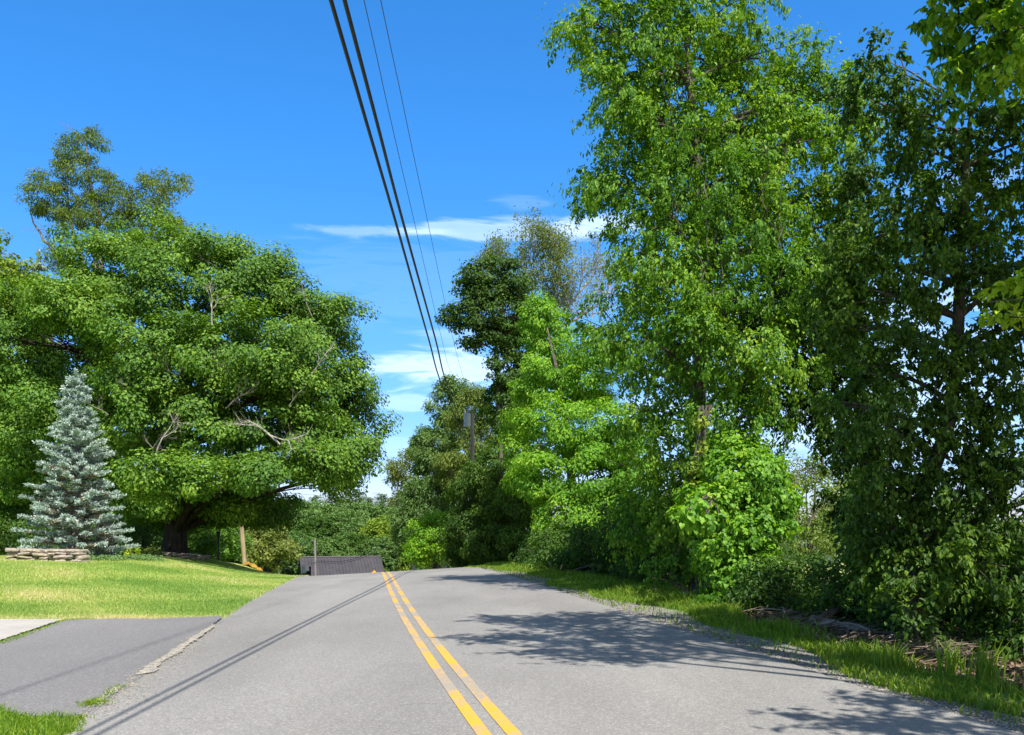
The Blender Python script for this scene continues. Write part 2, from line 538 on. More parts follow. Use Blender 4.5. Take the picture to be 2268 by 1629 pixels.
def hz(x, Y, noise=True):
    x = np.asarray(x, float); Y = np.asarray(Y, float)
    t = x - cx(Y)
    p = prof(Y)
    tilt = .058 * np.minimum((np.clip(Y, 0, 400) / 40) ** 2, 1) * (1 - ss(Y, 60, 100))
    z = p + tilt * np.clip(t, -4, 4)
    z = z + (np.interp(Y, *ZL) - z) * ss(-t, 3.0, 10.5)
    z = z + (np.interp(Y, *ZR) - z) * ss(t, 4.5, 14)
    # raised bed under the maple, shallow ditch on the wooded side
    d2 = ((x + 16.9) / 3.2) ** 2 + ((Y - 47.5) / 3.0) ** 2
    z = z + .22 * np.exp(-d2 * d2)
    z = z - .10 * np.exp(-((t - 7.0) / 1.2) ** 2) * ss(Y, 0, 6) * (1 - ss(Y, 40, 60))
    if noise:
        k = ss(np.abs(t), 4.0, 8.0) * ss(Y, 15, 20)
        z = z + k * .035 * (np.sin(x * .9 + Y * .37) + np.sin(x * .43 - Y * .71 + 1.3))
    return z


rows = np.concatenate([np.arange(-40, 4, .75), np.arange(4, 60, .4), np.arange(60, 130, 2.5), np.arange(130, 420, 15), [500, 700, 1000, 1500, 2000]])
cols = np.unique(np.concatenate([-np.geomspace(22, 1200, 22), np.arange(-21, 21.1, .75), np.geomspace(22, 1200, 22), np.arange(-4.6, -2.9, .1), np.arange(3.3, 5, .15), [-2.95, 3.5, -.152, -.05, .05, .152, 0]]).round(4))


def sheet(name, rws, cls, dz, mat, edge=None, kind='structure', label=None):
    Yg, Tg = np.meshgrid(rws, cls, indexing='ij')
    Tg = Tg.copy()
    if edge is not None:
        Tg[:, 0] += edge(rws, 0); Tg[:, -1] += edge(rws, 1)
    Xg = Tg + cx(Yg)
    Zg = hz(Xg, Yg) + dz
    v = np.stack([Xg, Yg, Zg], -1).reshape(-1, 3)
    nr, nc = len(rws), len(cls)
    i = (np.arange(nr - 1)[:, None] * nc + np.arange(nc - 1)[None]).ravel()
    f = np.stack([i, i + 1, i + nc + 1, i + nc], 1)
    o = npmesh(name, v, f, mat, smooth=True, attrs=[('t', 'POINT', Tg.ravel()), ('yy', 'POINT', Yg.ravel())])
    return tag(o, kind=kind, label=label)


sheet('ground', rows, cols, 0, M['ground'])
rr = rows[rows <= 118]


def edge(y, side):
    w = (.03 * np.sin(y * 1.1 + side * 2) + .02 * np.sin(y * 2.7 + side)) * (1 - .8 * ss(y, 12, 20))
    if side == 0:
        w = w - .35 * ss(y, 24, 38)
    return w


sheet('road', rr, cols[(cols >= -2.951) & (cols <= 3.501)], .012, M['asphalt'], edge)
for a, b_ in ((-.152, -.05), (.05, .152)):
    o = sheet('road_marking', rr, np.array([a, b_]), .017, M['paint'])


def gp(px, py):      # ground point on the flat near the camera
    Y = EYE * F / (py - HY)
    return ((px - CX0) / F * Y, Y)


def flatpoly(name, pts, z, mat, jitter=0.0, seed=1):
    rg = np.random.default_rng(seed)
    P = []
    n = len(pts)
    for i in range(n):
        a, b_ = np.array(pts[i]), np.array(pts[(i + 1) % n])
        L = np.linalg.norm(b_ - a)
        k = max(1, int(L / .05)) if jitter else 1
        for j in range(k):
            p = a + (b_ - a) * j / k
            if jitter: p = p + rg.normal(0, jitter, 2)
            P.append((p[0], p[1], z))
    me = bpy.data.meshes.new(name)
    me.from_pydata(P, [], [list(range(len(P)))])
    me.materials.append(mat)
    o = bpy.data.objects.new(name, me)
    link(o)
    a = me.attributes.new('t', 'FLOAT', 'POINT')
    return tag(o, kind='structure')


ey = np.arange(7.0, 14.6, .4)
roadedge = [(float(cx(y)) - 2.9, float(y)) for y in ey]
flatpoly('driveway', roadedge + [(-4.55, 14.95), (-5.5, 14.55), (-6.72, 14.40), (-6.2, 11.4), (-5.7, 8.6), (-5.4, 7.4), (-3.9, 7.24), (-3.5, 6.98)], .006, M['asphalt_dark'], .012)
flatpoly('driveway_apron', [(-6.82, 14.42), (-9, 14.45), (-16, 14.9), (-16, 7.6), (-5.5, 7.45), (-5.78, 8.6), (-6.28, 11.4)], .005, M['concrete'], .012)
rg = np.random.default_rng(5)
seam = [gp(474, 1384), gp(430, 1411), gp(385, 1440), gp(343, 1467), gp(316, 1483), gp(298, 1498), gp(318, 1496), gp(345, 1491), gp(352, 1478), gp(366, 1464), gp(400, 1447), gp(408, 1435), gp(445, 1413), gp(476, 1388)]
flatpoly('sand', seam, .0145, M['sand'], .012, 3)
flatpoly('sand', [gp(262, 1522), gp(235, 1538), gp(210, 1556), gp(216, 1560), gp(250, 1541), gp(272, 1526)], .0145, M['sand'], .01, 4)


# ------------------------------------------------------------------ foliage
def nrm(a):
    return a / (np.linalg.norm(a, axis=-1, keepdims=True) + 1e-9)


SHAPES = {
    'tri2': (V([0, 0, 0], [.5, .36, .07], [1, 0, -.08], [.5, -.36, .07]), np.array([[0, 1, 2], [0, 2, 3]])),
    'ovate': (V([0, 0, 0], [.28, .27, .07], [.68, .22, .04], [1, 0, -.14], [.68, -.22, .04], [.28, -.27, .07]), np.array([[0, 1, 2, 3], [0, 3, 4, 5]])),
    'heart': (V([.12, 0, 0], [0, .26, .05], [.3, .46, .08], [.72, .27, .03], [1, 0, -.16], [.72, -.27, .03], [.3, -.46, .08], [0, -.26, .05], [.5, 0, -.02]),
              np.array([[0, 1, 2, 8], [8, 2, 3, 4], [8, 4, 5, 6], [0, 8, 6, 7]])),
    'star': (V([0, 0, 0], [.15, .42, .05], [.42, .28, .02], [.62, .55, .03], [.66, .2, .0], [1, 0, -.1], [.66, -.2, 0], [.62, -.55, .03], [.42, -.28, .02], [.15, -.42, .05]),
             np.array([[0, 1, 2, 0], [0, 2, 4, 5], [2, 3, 4, 2], [0, 5, 6, 8], [8, 6, 7, 8], [0, 8, 9, 0]])),
    'needle': (V([0, 0, 0], [.35, .17, .02], [1, 0, .1], [.35, -.17, .02]), np.array([[0, 1, 2], [0, 2, 3]])),
    'lance': (V([0, 0, 0], [.4, .16, .04], [1, 0, -.12], [.4, -.16, .04]), np.array([[0, 1, 2], [0, 2, 3]])),
}
_st = SHAPES['star']
SHAPES['star'] = (_st[0], [np.array([[0, 1, 2], [2, 3, 4], [8, 6, 7], [0, 8, 9]]), np.array([[0, 2, 4, 5], [0, 5, 6, 8]])])


def leaves(name, mat, parent, pos, dirn, nor, size, rnd, shape='tri2'):
    tv, tf = SHAPES[shape]
    n = len(pos)
    nor = nrm(nor)
    d = nrm(dirn - nor * (dirn * nor).sum(-1, keepdims=True))
    sd_ = np.cross(nor, d)
    sz = size[:, None, None]
    v = pos[:, None] + sz * (tv[None, :, 0:1] * d[:, None] + tv[None, :, 1:2] * sd_[:, None] + tv[None, :, 2:3] * nor[:, None])
    k = len(tv)
    if not isinstance(tf, list): tf = [tf]
    fs = [(np.arange(n)[:, None, None] * k + t_[None]).reshape(-1, t_.shape[1]) for t_ in tf]
    rn = np.concatenate([np.repeat(rnd, len(t_)) for t_ in tf])
    return npmesh(name, v.reshape(-1, 3), fs, mat, parent, attrs=[('rnd', 'FACE', rn)])


def clumps_in(rg, blobs, cr, dens, inner=.22, cull_back=.55, relief=.17):
    """clump centres over the shells of the lobes; returns centres and outward directions"""
    C, O, I = [], [], []
    bb = [(U(b[0], b[1], b[4]), V(b[2] / F * b[4], b[5], b[3] / F * b[4])) for b in blobs]
    for i, (c, R) in enumerate(bb):
        a, b_, d = R
        area = 4 * math.pi * (((a * b_) ** 1.6 + (a * d) ** 1.6 + (b_ * d) ** 1.6) / 3) ** (1 / 1.6)
        k = blobs[i][6] if len(blobs[i]) > 6 else 1.0
        n = max(3, int(dens * k * area / (cr * cr)))
        u = nrm(rg.normal(size=(n, 3)))
        rad = np.where(rg.random(n) < inner, rg.uniform(.25, .8, n), rg.uniform(.84, 1.08, n) + relief * np.sin(u[:, 0] * 5 + i) * np.sin(u[:, 2] * 6 + i * 2))
        p = c + u * R * rad[:, None]
        keep = np.ones(n, bool)
        for j, (c2, R2) in enumerate(bb):
            if j != i:
                keep &= ((((p - c2) / R2) ** 2).sum(1) > .55) | (rg.random(n) < .12)
        back = u[:, 1] > .45
        keep &= ~(back & (rg.random(n) > cull_back))
        C.append(p[keep]); O.append(nrm(u / R)[keep]); I.append(np.full(keep.sum(), i))
    return np.concatenate(C), np.concatenate(O), np.concatenate(I), bb


def foliage(name, parent, mat, seed, blobs, cr, per, size, shape='tri2', dens=.42, flat=.5, up=.6, outw=.5, jit=.55, droop=.3, inner=.22, cull=.55, sub=0, spread=1.0, rshift=0.0, dome=.55, relief=.17):
    rg = np.random.default_rng(seed)
    C, O, I, bb = clumps_in(rg, blobs, cr, dens, inner, cull, relief)
    n = len(C)
    crv = cr * rg.uniform(.5, 1.45, n)
    cnt = np.maximum(3, (per * (crv / cr) ** 2).astype(int))
    idx = np.repeat(np.arange(n), cnt)
    m = len(idx)
    # each clump is a flattened spray: leaves lie on a dome, a few hang inside
    q_ = rg.normal(size=(m, 3)); q_ = nrm(q_) * (rg.random(m) ** .45)[:, None]
    q_[:, 2] = q_[:, 2] * flat
    q_ *= spread
    if sub:     # little twigs inside a clump
        tw = nrm(rg.normal(size=(n, sub, 3)) + V(0, 0, .2))
        ti = rg.integers(0, sub, m)
        s_ = rg.random(m) ** .6
        q2 = tw[idx, ti] * s_[:, None]
        q2[:, 2] = q2[:, 2] * (flat + .2) - droop * .5 * s_ * s_
        q_ = np.where((rg.random(m) < .85)[:, None], q2 + rg.normal(0, .07, (m, 3)), q_)
    pos = C[idx] + q_ * crv[idx][:, None]
    nor = V(0, 0, 1) * up + O[idx] * outw + q_ * dome + rg.normal(size=(m, 3)) * jit
    dr = O[idx] * .5 + q_ * .8 + rg.normal(size=(m, 3)) * .5 + V(0, 0, -1) * droop * 1.6
    sz = size * rg.uniform(.6, 1.25, m)
    bv = rg.uniform(-.16, .16, len(bb))
    cv = rg.uniform(-.22, .22, n) + bv[I] + rshift
    rnd = np.clip(rg.random(m) + cv[idx], 0, 1)
    o = leaves(name, mat, parent, pos, dr, nor, sz, rnd, shape)
    return C, I, bb, m


def arc(a, b_, rg, k=7, sag=.12):
    a, b_ = np.asarray(a, float), np.asarray(b_, float)
    L = np.linalg.norm(b_ - a)
    s_ = np.linspace(0, 1, k)[:, None]
    m_ = (a + b_) / 2 + rg.normal(0, sag * .6, 3) * L + V(0, 0, sag * L)
    return (1 - s_) ** 2 * a + 2 * s_ * (1 - s_) * m_ + s_ ** 2 * b_


def wood(name, parent, mat, seed, trunk, tr, C, I, bb, limb=.16, twigs=14, twr=.02, wob=.05, sides=9, flare=1.0):
    """trunk polyline with radii; limbs to each lobe, twigs to its clumps"""
    rg = np.random.default_rng(seed)
    mb = MB()
    T = np.asarray(trunk, float)
    # resample the trunk
    tt = np.linspace(0, 1, 26)
    ti = np.linspace(0, 1, len(T))
    Tp = np.stack([np.interp(tt, ti, T[:, k]) for k in range(3)], 1)
    Tr = np.interp(tt, ti, tr)
    if flare:
        Tr = Tr * (1 + flare * .55 * np.exp(-tt * 22))
    mb.tube(Tp, Tr, sides + 5, wob=wob, rng=rg)
    for i, (c, R) in enumerate(bb):
        d = np.linalg.norm(Tp - c, axis=1) + np.maximum(0, Tp[:, 2] - c[2] + .3 * np.linalg.norm((Tp - c)[:, :2], axis=1)) * 2.0
        lo = len(Tp) // 4
        j = lo + int(np.argmin(d[lo:]))
        r0 = min(Tr[j] * .7, limb * (max(R) ** .5))
        path = arc(Tp[j], c, rg, 8, .10)
        mb.tube(path, np.linspace(r0, r0 * .35, 8), 7, cap=False)
        ids = np.where(I == i)[0]
        if len(ids) == 0: continue
        for k in rg.choice(ids, min(twigs, len(ids)), replace=False):
            st = path[rg.integers(3, 8)]
            p = arc(st, C[k], rg, 6, .08)
            mb.tube(p, np.linspace(twr * 1.6, twr * .4, 6), 5, cap=False)
    return mb.build(name, mat, parent, smooth=True)


def grow(mb, rg, p, d, L, r, depth, tips, spread=.5, up=.25, forks=(2, 3), taper=.62, lf=.72, sides=6):
    k = 5
    P = [np.array(p)]
    dd = d.copy()
    for i in range(k):
        dd = nrm(dd + rg.normal(0, .10, 3) + V(0, 0, up * .12))
        P.append(P[-1] + dd * L / k)
    P = np.array(P)
    mb.tube(P, np.linspace(r, r * taper, k + 1), sides if r > .03 else 4, cap=False)
    if depth == 0:
        tips.append((P[-1], dd)); tips.append((P[3], dd))
        return
    for i in range(rg.integers(forks[0], forks[1] + 1)):
        nd = nrm(dd + rg.normal(0, spread, 3) + V(0, 0, up * .4))
        st = P[-1] if i == 0 else P[rg.integers(2, k + 1)]
        grow(mb, rg, st, nd, L * lf * rg.uniform(.75, 1.2), r * taper * (.95 if i == 0 else .75), depth - 1, tips, spread, up, forks, taper, lf, sides)


def tipleaves(name, mat, parent, rg, tips, per, r, size, shape='ovate', prob=1.0, droop=.5):
    P = np.array([t_[0] for t_ in tips])
    P = P[rg.random(len(P)) < prob]
    idx = np.repeat(np.arange(len(P)), per)
    m = len(idx)
    pos = P[idx] + rg.normal(0, r, (m, 3))
    return leaves(name, mat, parent, pos, rg.normal(size=(m, 3)) + V(0, 0, -droop), rg.normal(size=(m, 3)) + V(0, 0, .6), size * rg.uniform(.6, 1.2, m), rg.random(m), shape)


NL = 0


def gz(x, y):
    return float(hz(x, y))


def tree(name, label, cat, Y, base_px, blobs, trunk_px, tr, mat, seed, cr, per, size, barkmat='bark', group=None, limb=.16, twigs=14, twr=.02, flare=1.0, **kw):
    """trunk_px: (px, py, Y) points above the base; blobs in picture units with their own distances"""
    global NL
    bx = (base_px - CX0) / F * Y
    base = V(bx, Y, gz(bx, Y))
    o = thing(name, base, label, cat, group)
    C, I, bb, m = foliage('crown', o, M[mat], seed, blobs, cr, per, size, **kw)
    NL += m
    T = [base - V(0, 0, .15)] + [U(*p) for p in trunk_px]
    wood('trunk', o, M[barkmat], seed + 1, T, tr, C, I, bb, limb, twigs, twr, flare=flare)
    return o


# --- the big maple on the lawn
maple_blobs = [
    (430, 730, 250, 190, 47, 5.0), (170, 790, 190, 170, 47, 4.6), (590, 820, 200, 170, 47, 5.0), (330, 640, 190, 120, 47.5, 4.0),
    (500, 610, 110, 75, 46, 3.0), (240, 560, 95, 55, 48, 2.4), (640, 690, 95, 90, 46, 2.8), (720, 760, 82, 105, 46, 2.6), (778, 850, 50, 88, 46, 2.2),
    (720, 960, 125, 95, 46, 3.4), (560, 960, 170, 110, 43, 3.2), (380, 930, 180, 120, 42, 3.2), (110, 940, 150, 120, 45, 3.4), (50, 760, 120, 120, 47, 3.4),
    (360, 1048, 95, 42, 38.5, 1.8), (470, 1062, 110, 40, 38.2, 1.7), (590, 1052, 95, 42, 39, 1.7), (690, 1020, 80, 48, 41, 2.0), (785, 1005, 52, 56, 43, 1.8),
    (320, 1110, 60, 38, 43, 1.6), (450, 1122, 150, 32, 47, 3.4), (570, 1112, 85, 40, 47, 3.0), (340, 1140, 50, 24, 47, 2.0), (520, 1140, 100, 22, 48, 2.6), (430, 1145, 90, 18, 49, 2.4), (600, 1120, 60, 34, 48, 2.2), (150, 1040, 150, 80, 46, 3.0), (330, 800, 130, 90, 41.5, 2.0), (520, 770, 120, 80, 41.5, 2.0),
    (170, 690, 110, 70, 43, 2.2), (305, 885, 85, 70, 44, 2.0), (250, 1075, 90, 70, 48, 2.2), (330, 960, 70, 60, 45, 2.0), (640, 860, 100, 70, 42, 2.0), (520, 548, 38, 40, 46, 1.2), (600, 600, 45, 38, 46, 1.4), (735, 668, 32, 38, 46, 1.0), (415, 560, 60, 45, 46, 1.5), (740, 1055, 60, 26, 43, 1.4)]
tree('maple_tree', 'huge round maple tree with a dense green crown and thick dark trunk on the lawn', 'tree', 46, 385, maple_blobs,
     [(388, 1195, 46), (390, 1165, 46), (392, 1100, 46), (400, 1000, 46), (410, 850, 46.5), (420, 700, 47)], [.62, .54, .52, .54, .46, .34, .12], 'maple', 11, .84, 290, .158,
     limb=.14, twigs=10, twr=.025, dens=.47, flat=.58, up=.6, outw=.5, jit=.36, droop=.35, shape='tri2', inner=.42, cull=.6, dome=.95, spread=1.0, relief=.26, barkmat='dark_bark')
mapleobj = bpy.data.objects['maple_tree']


def deadwood(parent, seed, spots, mat='grey_bark', name='dead_branch'):
    for i, (px, py, Y, tx, ty, L, r, dep) in enumerate(spots):
        rg = np.random.default_rng(seed + i)
        mb, tips = MB(), []
        d = nrm(U(tx, ty, Y - .4) - U(px, py, Y))
        grow(mb, rg, U(px, py, Y), d, L * .75, r * .7, dep, tips, .5, .1, (3, 4), .55, .62)
        mb.build(name, M[mat], parent, smooth=True)


deadwood(mapleobj, 340, [(620, 985, 38.6, 560, 935, 1.6, .07, 3), (345, 1010, 38.2, 355, 930, 1.3, .06, 4), (590, 960, 38.6, 650, 1000, 1.4, .06, 2), (470, 720, 40, 455, 640, 1.4, .05, 3), (250, 800, 41, 300, 740, 1.3, .05, 2), (690, 830, 41, 740, 770, 1.3, .05, 2)], 'pale_bark')
deadwood(mapleobj, 300, [(340, 1030, 40.5, 350, 940, 1.0, .05, 3), (700, 1000, 40.3, 600, 950, 1.3, .06, 3), (500, 905, 40, 560, 840, 1.1, .05, 3), (300, 885, 40, 270, 820, .9, .04, 3),
                         (475, 850, 40.5, 480, 760, 1.2, .05, 3), (380, 850, 40.4, 350, 770, 1.0, .04, 3), (640, 900, 41, 700, 830, 1.0, .04, 2), (240, 920, 40.5, 175, 870, 1.1, .05, 2),
                         (690, 700, 44, 650, 620, 1.3, .05, 3), (480, 590, 44, 400, 540, 1.0, .04, 2)])

# --- sparse taller tree rising behind the maple
rg = np.random.default_rng(77)
base = V(-24.5, 57, gz(-24.5, 57))
st = thing('deciduous_tree', base, 'thin crowned tree with bare grey limbs rising above the top of the big maple', 'tree')
mb = MB()
limbs = [[(230, 900), (190, 600), (160, 500), (120, 440)], [(230, 900), (205, 600), (215, 500), (195, 380), (190, 310)], [(230, 900), (225, 600), (215, 500), (255, 450)],
         [(260, 900), (310, 600), (335, 520), (350, 430), (360, 400)], [(260, 900), (310, 620), (345, 560), (400, 520)], [(200, 640), (120, 560), (65, 480)]]
for l_ in limbs:
    P = np.array([base if False else U(x, y, 57) for x, y in l_])
    tt = np.linspace(0, 1, 14); ti = np.linspace(0, 1, len(P))
    P = np.stack([np.interp(tt, ti, P[:, k]) for k in range(3)], 1) + rg.normal(0, .08, (14, 3))
    mb.tube(P, np.linspace(.22, .03, 14), 7, cap=False)
mb.tube(np.array([base - V(0, 0, .2), U(235, 1000, 57), U(240, 880, 57)]), [.5, .4, .3], 10)
mb.build('trunk', M['grey_bark'], st, smooth=True)
bl = [(192, 320, 40, 36, 57, 1.0), (155, 345, 32, 30, 57, .8), (178, 375, 45, 32, 57, 1.0), (110, 415, 50, 34, 57, 1.1), (75, 455, 26, 22, 57, .6), (150, 450, 60, 35, 57.5, 1.3), (235, 415, 45, 30, 57, 1.1), (260, 445, 45, 35, 57, 1.1),
      (205, 480, 75, 32, 57, 1.5), (160, 500, 35, 30, 57, .8), (350, 405, 38, 24, 57, .9), (395, 415, 22, 26, 57, .6), (335, 445, 45, 30, 57, 1.0), (340, 490, 50, 40, 57, 1.2), (370, 520, 55, 36, 57, 1.2), (310, 530, 40, 30, 57, 1.0), (140, 580, 40, 26, 56, .9), (255, 480, 40, 28, 57, .8)]
foliage('crown', st, M['ash'], 78, bl, .42, 70, .19, shape='lance', dens=.5, flat=.7, up=.3, outw=.3, jit=.8, droop=.6, inner=.3)
deadwood(st, 380, [(130, 560, 57, 70, 490, 2.0, .05, 2), (195, 330, 57, 150, 270, 1.6, .03, 3), (345, 540, 57, 380, 480, 1.6, .04, 3), (175, 500, 57, 185, 400, 2.0, .05, 3)], 'grey_bark')

# --- second broad tree at the left edge
tree('maple_tree', 'broad green tree with yellowing leaves at the left edge behind the blue spruce', 'tree', 55, -40,
     [(-60, 780, 150, 150, 55, 4.0), (10, 680, 85, 80, 55, 2.6), (20, 900, 100, 90, 54, 2.6), (-30, 1000, 130, 90, 53, 3.0), (40, 1060, 100, 70, 55, 2.6), (20, 960, 50, 40, 51, 1.2), (-100, 600, 120, 110, 56, 3.5), (15, 620, 60, 45, 56, 1.5)],
     [(-40, 1100, 55), (-30, 900, 55), (-30, 700, 55)], [.5, .4, .32, .1], 'maple2', 41, .85, 150, .22, dens=.6, flat=.45, up=.7, outw=.5, jit=.5, twigs=8)

# --- shrubs behind the lawn
def shrub(name, label, Y, px, blobs, mat, seed, cr=.5, per=70, size=.13, group=None, cat='shrub', shape='tri2', hang=None, **kw):
    bx = (px - CX0) / F * Y
    o = thing(name, V(bx, Y, gz(bx, Y)) if hang is None else U(*hang), label, cat, group)
    kk = dict(dens=.75, flat=.6, up=.5, outw=.5, jit=.6, droop=.2); kk.update(kw)
    C, I, bb, m = foliage('foliage', o, M[mat], seed, blobs, cr, per, size, shape=shape, **kk)
    rg_ = np.random.default_rng(seed + 5)
    mb = MB()
    b0 = V(bx, Y, gz(bx, Y) - .05) if hang is None else U(*hang)
    for k in rg_.choice(len(C), min(12, len(C)), replace=False):
        mb.tube(arc(b0 + rg_.normal(0, .06, 3) * V(1, 1, 0), C[k], rg_, 6, .05), np.linspace(.03, .008, 6) * (1 + Y / 40) * (.5 if hang else 1), 5, cap=False)
    mb.build('stem', M['bark'], o, smooth=True)
    return o


shrub('bush', 'dark green leafy bush left of the blue spruce behind the stone wall', 44, 30, [(10, 1180, 60, 45, 44, 1.4), (70, 1190, 50, 34, 43, 1.2), (-60, 1175, 60, 50, 45, 1.4), (30, 1130, 80, 30, 46, 1.2)], 'vine_dark', 51)
shrub('bush', 'green bush between the blue spruce and the thick maple trunk', 52, 320, [(310, 1180, 45, 32, 52, 1.2), (345, 1195, 30, 26, 52, .9), (280, 1165, 40, 30, 54, 1.0)], 'far', 52)
shrub('bush', 'round green hedge bush just right of the maple trunk', 58, 445, [(440, 1190, 34, 38, 58, 1.5), (420, 1170, 30, 30, 60, 1.4), (470, 1205, 24, 24, 57, 1.0)], 'maple', 53, size=.16)
shrub('bush', 'green hedge bush around the black lamp post', 69, 500, [(500, 1180, 34, 38, 69, 1.6), (520, 1212, 26, 24, 69, 1.2), (480, 1160, 34, 24, 70, 1.4)], 'maple', 54, size=.17)
shrub('bush', 'olive green rounded bush right of the pale wooden pole', 74, 590, [(590, 1195, 42, 50, 74, 2.0), (600, 1165, 34, 28, 74, 1.6), (568, 1220, 28, 30, 72, 1.3), (625, 1225, 30, 28, 73, 1.3)], 'olive', 55, size=.22, cr=.6)
shrub('bush', 'small lime green shrub at the foot of the blue spruce', 38, 290, [(285, 1222, 16, 11, 38, .35), (300, 1216, 9, 12, 38, .25)], 'lime', 56, cr=.16, per=40, size=.08, dens=.5)
shrub('bush', 'low brownish green plants left of the maple trunk', 41, 330, [(325, 1226, 22, 9, 41, .5), (345, 1222, 12, 8, 41, .3)], 'olive', 57, cr=.16, per=40, size=.07)
# creeping juniper on the bed edge
o = thing('juniper', V(*(lambda p: (p[0], p[1], gz(p[0], p[1])))(U(265, 1240, 33.5))), 'low blue green creeping juniper along the edge of the lawn between both stone walls', 'juniper')
foliage('foliage', o, M['juniper'], 58, [(190, 1241, 24, 7, 32.5, .5), (225, 1241, 30, 8, 33, .5), (265, 1240, 34, 8, 34, .6), (305, 1241, 32, 9, 34.5, .6), (338, 1243, 20, 7, 35, .5)], .16, 60, .075, shape='needle', dens=.7, flat=.5, up=.6, outw=.5, jit=.7)


# --- blue spruce
def spruce(parent, base, H, R, seed, mat='spruce', dry=True, nl=1.0, size=.10):
    rg = np.random.default_rng(seed)
    mb = MB()
    mb.tube(np.array([base - V(0, 0, .1), base + V(0, 0, H * .5), base + V(.03, 0, H * .97)]), [.11 * R / 2, .07 * R / 2, .01], 8)
    P, D, N, S, Q = [], [], [], [], []
    DP, DD = [], []
    nwh = int(26)
    for w in range(nwh):
        f = (w + .5) / nwh
        h = H * (.04 + .94 * f)
        rad = R * (1 - f) ** .82 * (.92 + .1 * math.sin(w * 2.3)) + .10
        if f < .12: rad *= .88
        nb = int(9 + 6 * (1 - f))
        for b_ in range(nb):
            a = 2 * math.pi * (b_ + rg.uniform(-.3, .3)) / nb + w * .7
            L = rad * rg.uniform(.5, 1.25) * (1 + .12 * math.sin(a * 2 + w * .9))
            z0 = h + rg.uniform(-.16, .16)
            k = 9
            s_ = np.linspace(0, 1, k)
            up_ = (.30 * f + .02) * L
            path = base + np.stack([np.cos(a) * L * s_, np.sin(a) * L * s_, z0 + up_ * s_ - .22 * L * s_ * (1 - .6 * s_) * (1 - f) + .06 * s_ ** 3], 1)
            mb.tube(path, np.linspace(.022, .006, k), 4, cap=False)
            nt = int((12 + 44 * L / R) * nl)
            for t_ in range(nt):
                u = rg.uniform(.18 if f > .5 else .36, 1) ** .8
                c = np.array([np.interp(u, s_, path[:, j]) for j in range(3)])
                side = rg.choice([-1, 1])
                dirn = nrm(V(math.cos(a + side * rg.uniform(.3, 1.0)), math.sin(a + side * rg.uniform(.3, 1.0)), rg.uniform(-.05, .35)))
                tl = rg.uniform(.12, .26) * (1.15 - .5 * u) * (R / 1.9)
                nn = 13
                uu = rg.random(nn)
                pp = c + dirn * (uu * tl)[:, None] + rg.normal(0, .018, (nn, 3))
                dead = dry and f < .5 and u < .74 and rg.random() < .55
                dd = nrm(dirn * .7 + rg.normal(0, .45, (nn, 3)) + V(0, 0, .35))
                if dead:
                    DP.append(pp); DD.append(dd)
                else:
                    P.append(pp); D.append(dd)
    for j in range(60):
        u = rg.random()
        P.append(base + V(0, 0, H * (.93 + .10 * u)) + rg.normal(0, .02, (4, 3))); D.append(nrm(rg.normal(0, .5, (4, 3)) + V(0, 0, .9)))
    P = np.concatenate(P); D = np.concatenate(D)
    leaves('needles', M[mat], parent, P, D, rg.normal(size=(len(P), 3)) + V(0, 0, .7), size * rg.uniform(.7, 1.2, len(P)), rg.random(len(P)), 'needle')
    if DP:
        DP = np.concatenate(DP); DD = np.concatenate(DD)
        leaves('dry_twigs', M['dry'], parent, DP, DD, rg.normal(size=(len(DP), 3)), size * .8 * rg.uniform(.7, 1.2, len(DP)), rg.random(len(DP)), 'needle')
    mb.build('trunk', M['grey_bark'], parent, smooth=True)
    print('spruce', len(P))


bx = (168 - CX0) / F * 34
sb = V(bx, 34, gz(bx, 34))
sp = thing('blue_spruce', sb, 'silvery blue spruce tree with brown lower twigs in front of the big maple', 'tree')
spruce(sp, sb, 1.4 + (HY - 832) / F * 34 - sb[2], 1.88, 61)
bx = (85 - CX0) / F * 66
sb2 = V(bx, 66, gz(bx, 66))
sp2 = thing('spruce_tree', sb2, 'pale conifer tip just showing behind the far left of the maple crown', 'tree')
spruce(sp2, sb2, 1.4 + (HY - 572) / F * 66 - sb2[2], 4.2, 62, 'spruce', False, .8, .24)

# ------------------------------------------------------------------ wooded side of the road
# small yellowish tree beyond the crest
tree('deciduous_tree', 'small olive green tree at the left end of the roadside wood beyond the crest', 'tree', 76, 915,
     [(905, 1035, 36, 38, 76, 1.4), (885, 1055, 26, 26, 76, 1.0), (925, 1065, 32, 34, 76, 1.3), (900, 1095, 28, 24, 76, 1.0), (915, 1010, 22, 18, 76, .8)],
     [(918, 1200, 76), (915, 1110, 76), (908, 1040, 76)], [.16, .12, .10, .04], 'olive', 101, .5, 100, .25, 'pale_bark', shape='lance', dens=.4, flat=.8, droop=.6, twigs=8, up=.3, jit=.8)
tree('deciduous_tree', 'loose dark green tree with thin pale stems left of the transformer pole', 'tree', 70, 985,
     [(990, 920, 34, 60, 70, 1.6), (1010, 870, 24, 36, 70, 1.0), (960, 1000, 48, 50, 70, 1.8), (985, 1060, 55, 50, 69, 1.8), (940, 970, 22, 24, 70, .8), (960, 1120, 60, 60, 68, 2.0), (930, 1180, 50, 60, 68, 1.8), (900, 1150, 26, 60, 70, 1.2)],
     [(983, 1200, 70), (985, 1060, 70), (995, 900, 70)], [.22, .17, .12, .03], 'far', 103, .5, 110, .26, 'pale_bark', shape='lance', dens=.7, flat=.8, droop=.5, twigs=10, up=.35, jit=.7, rshift=.15)
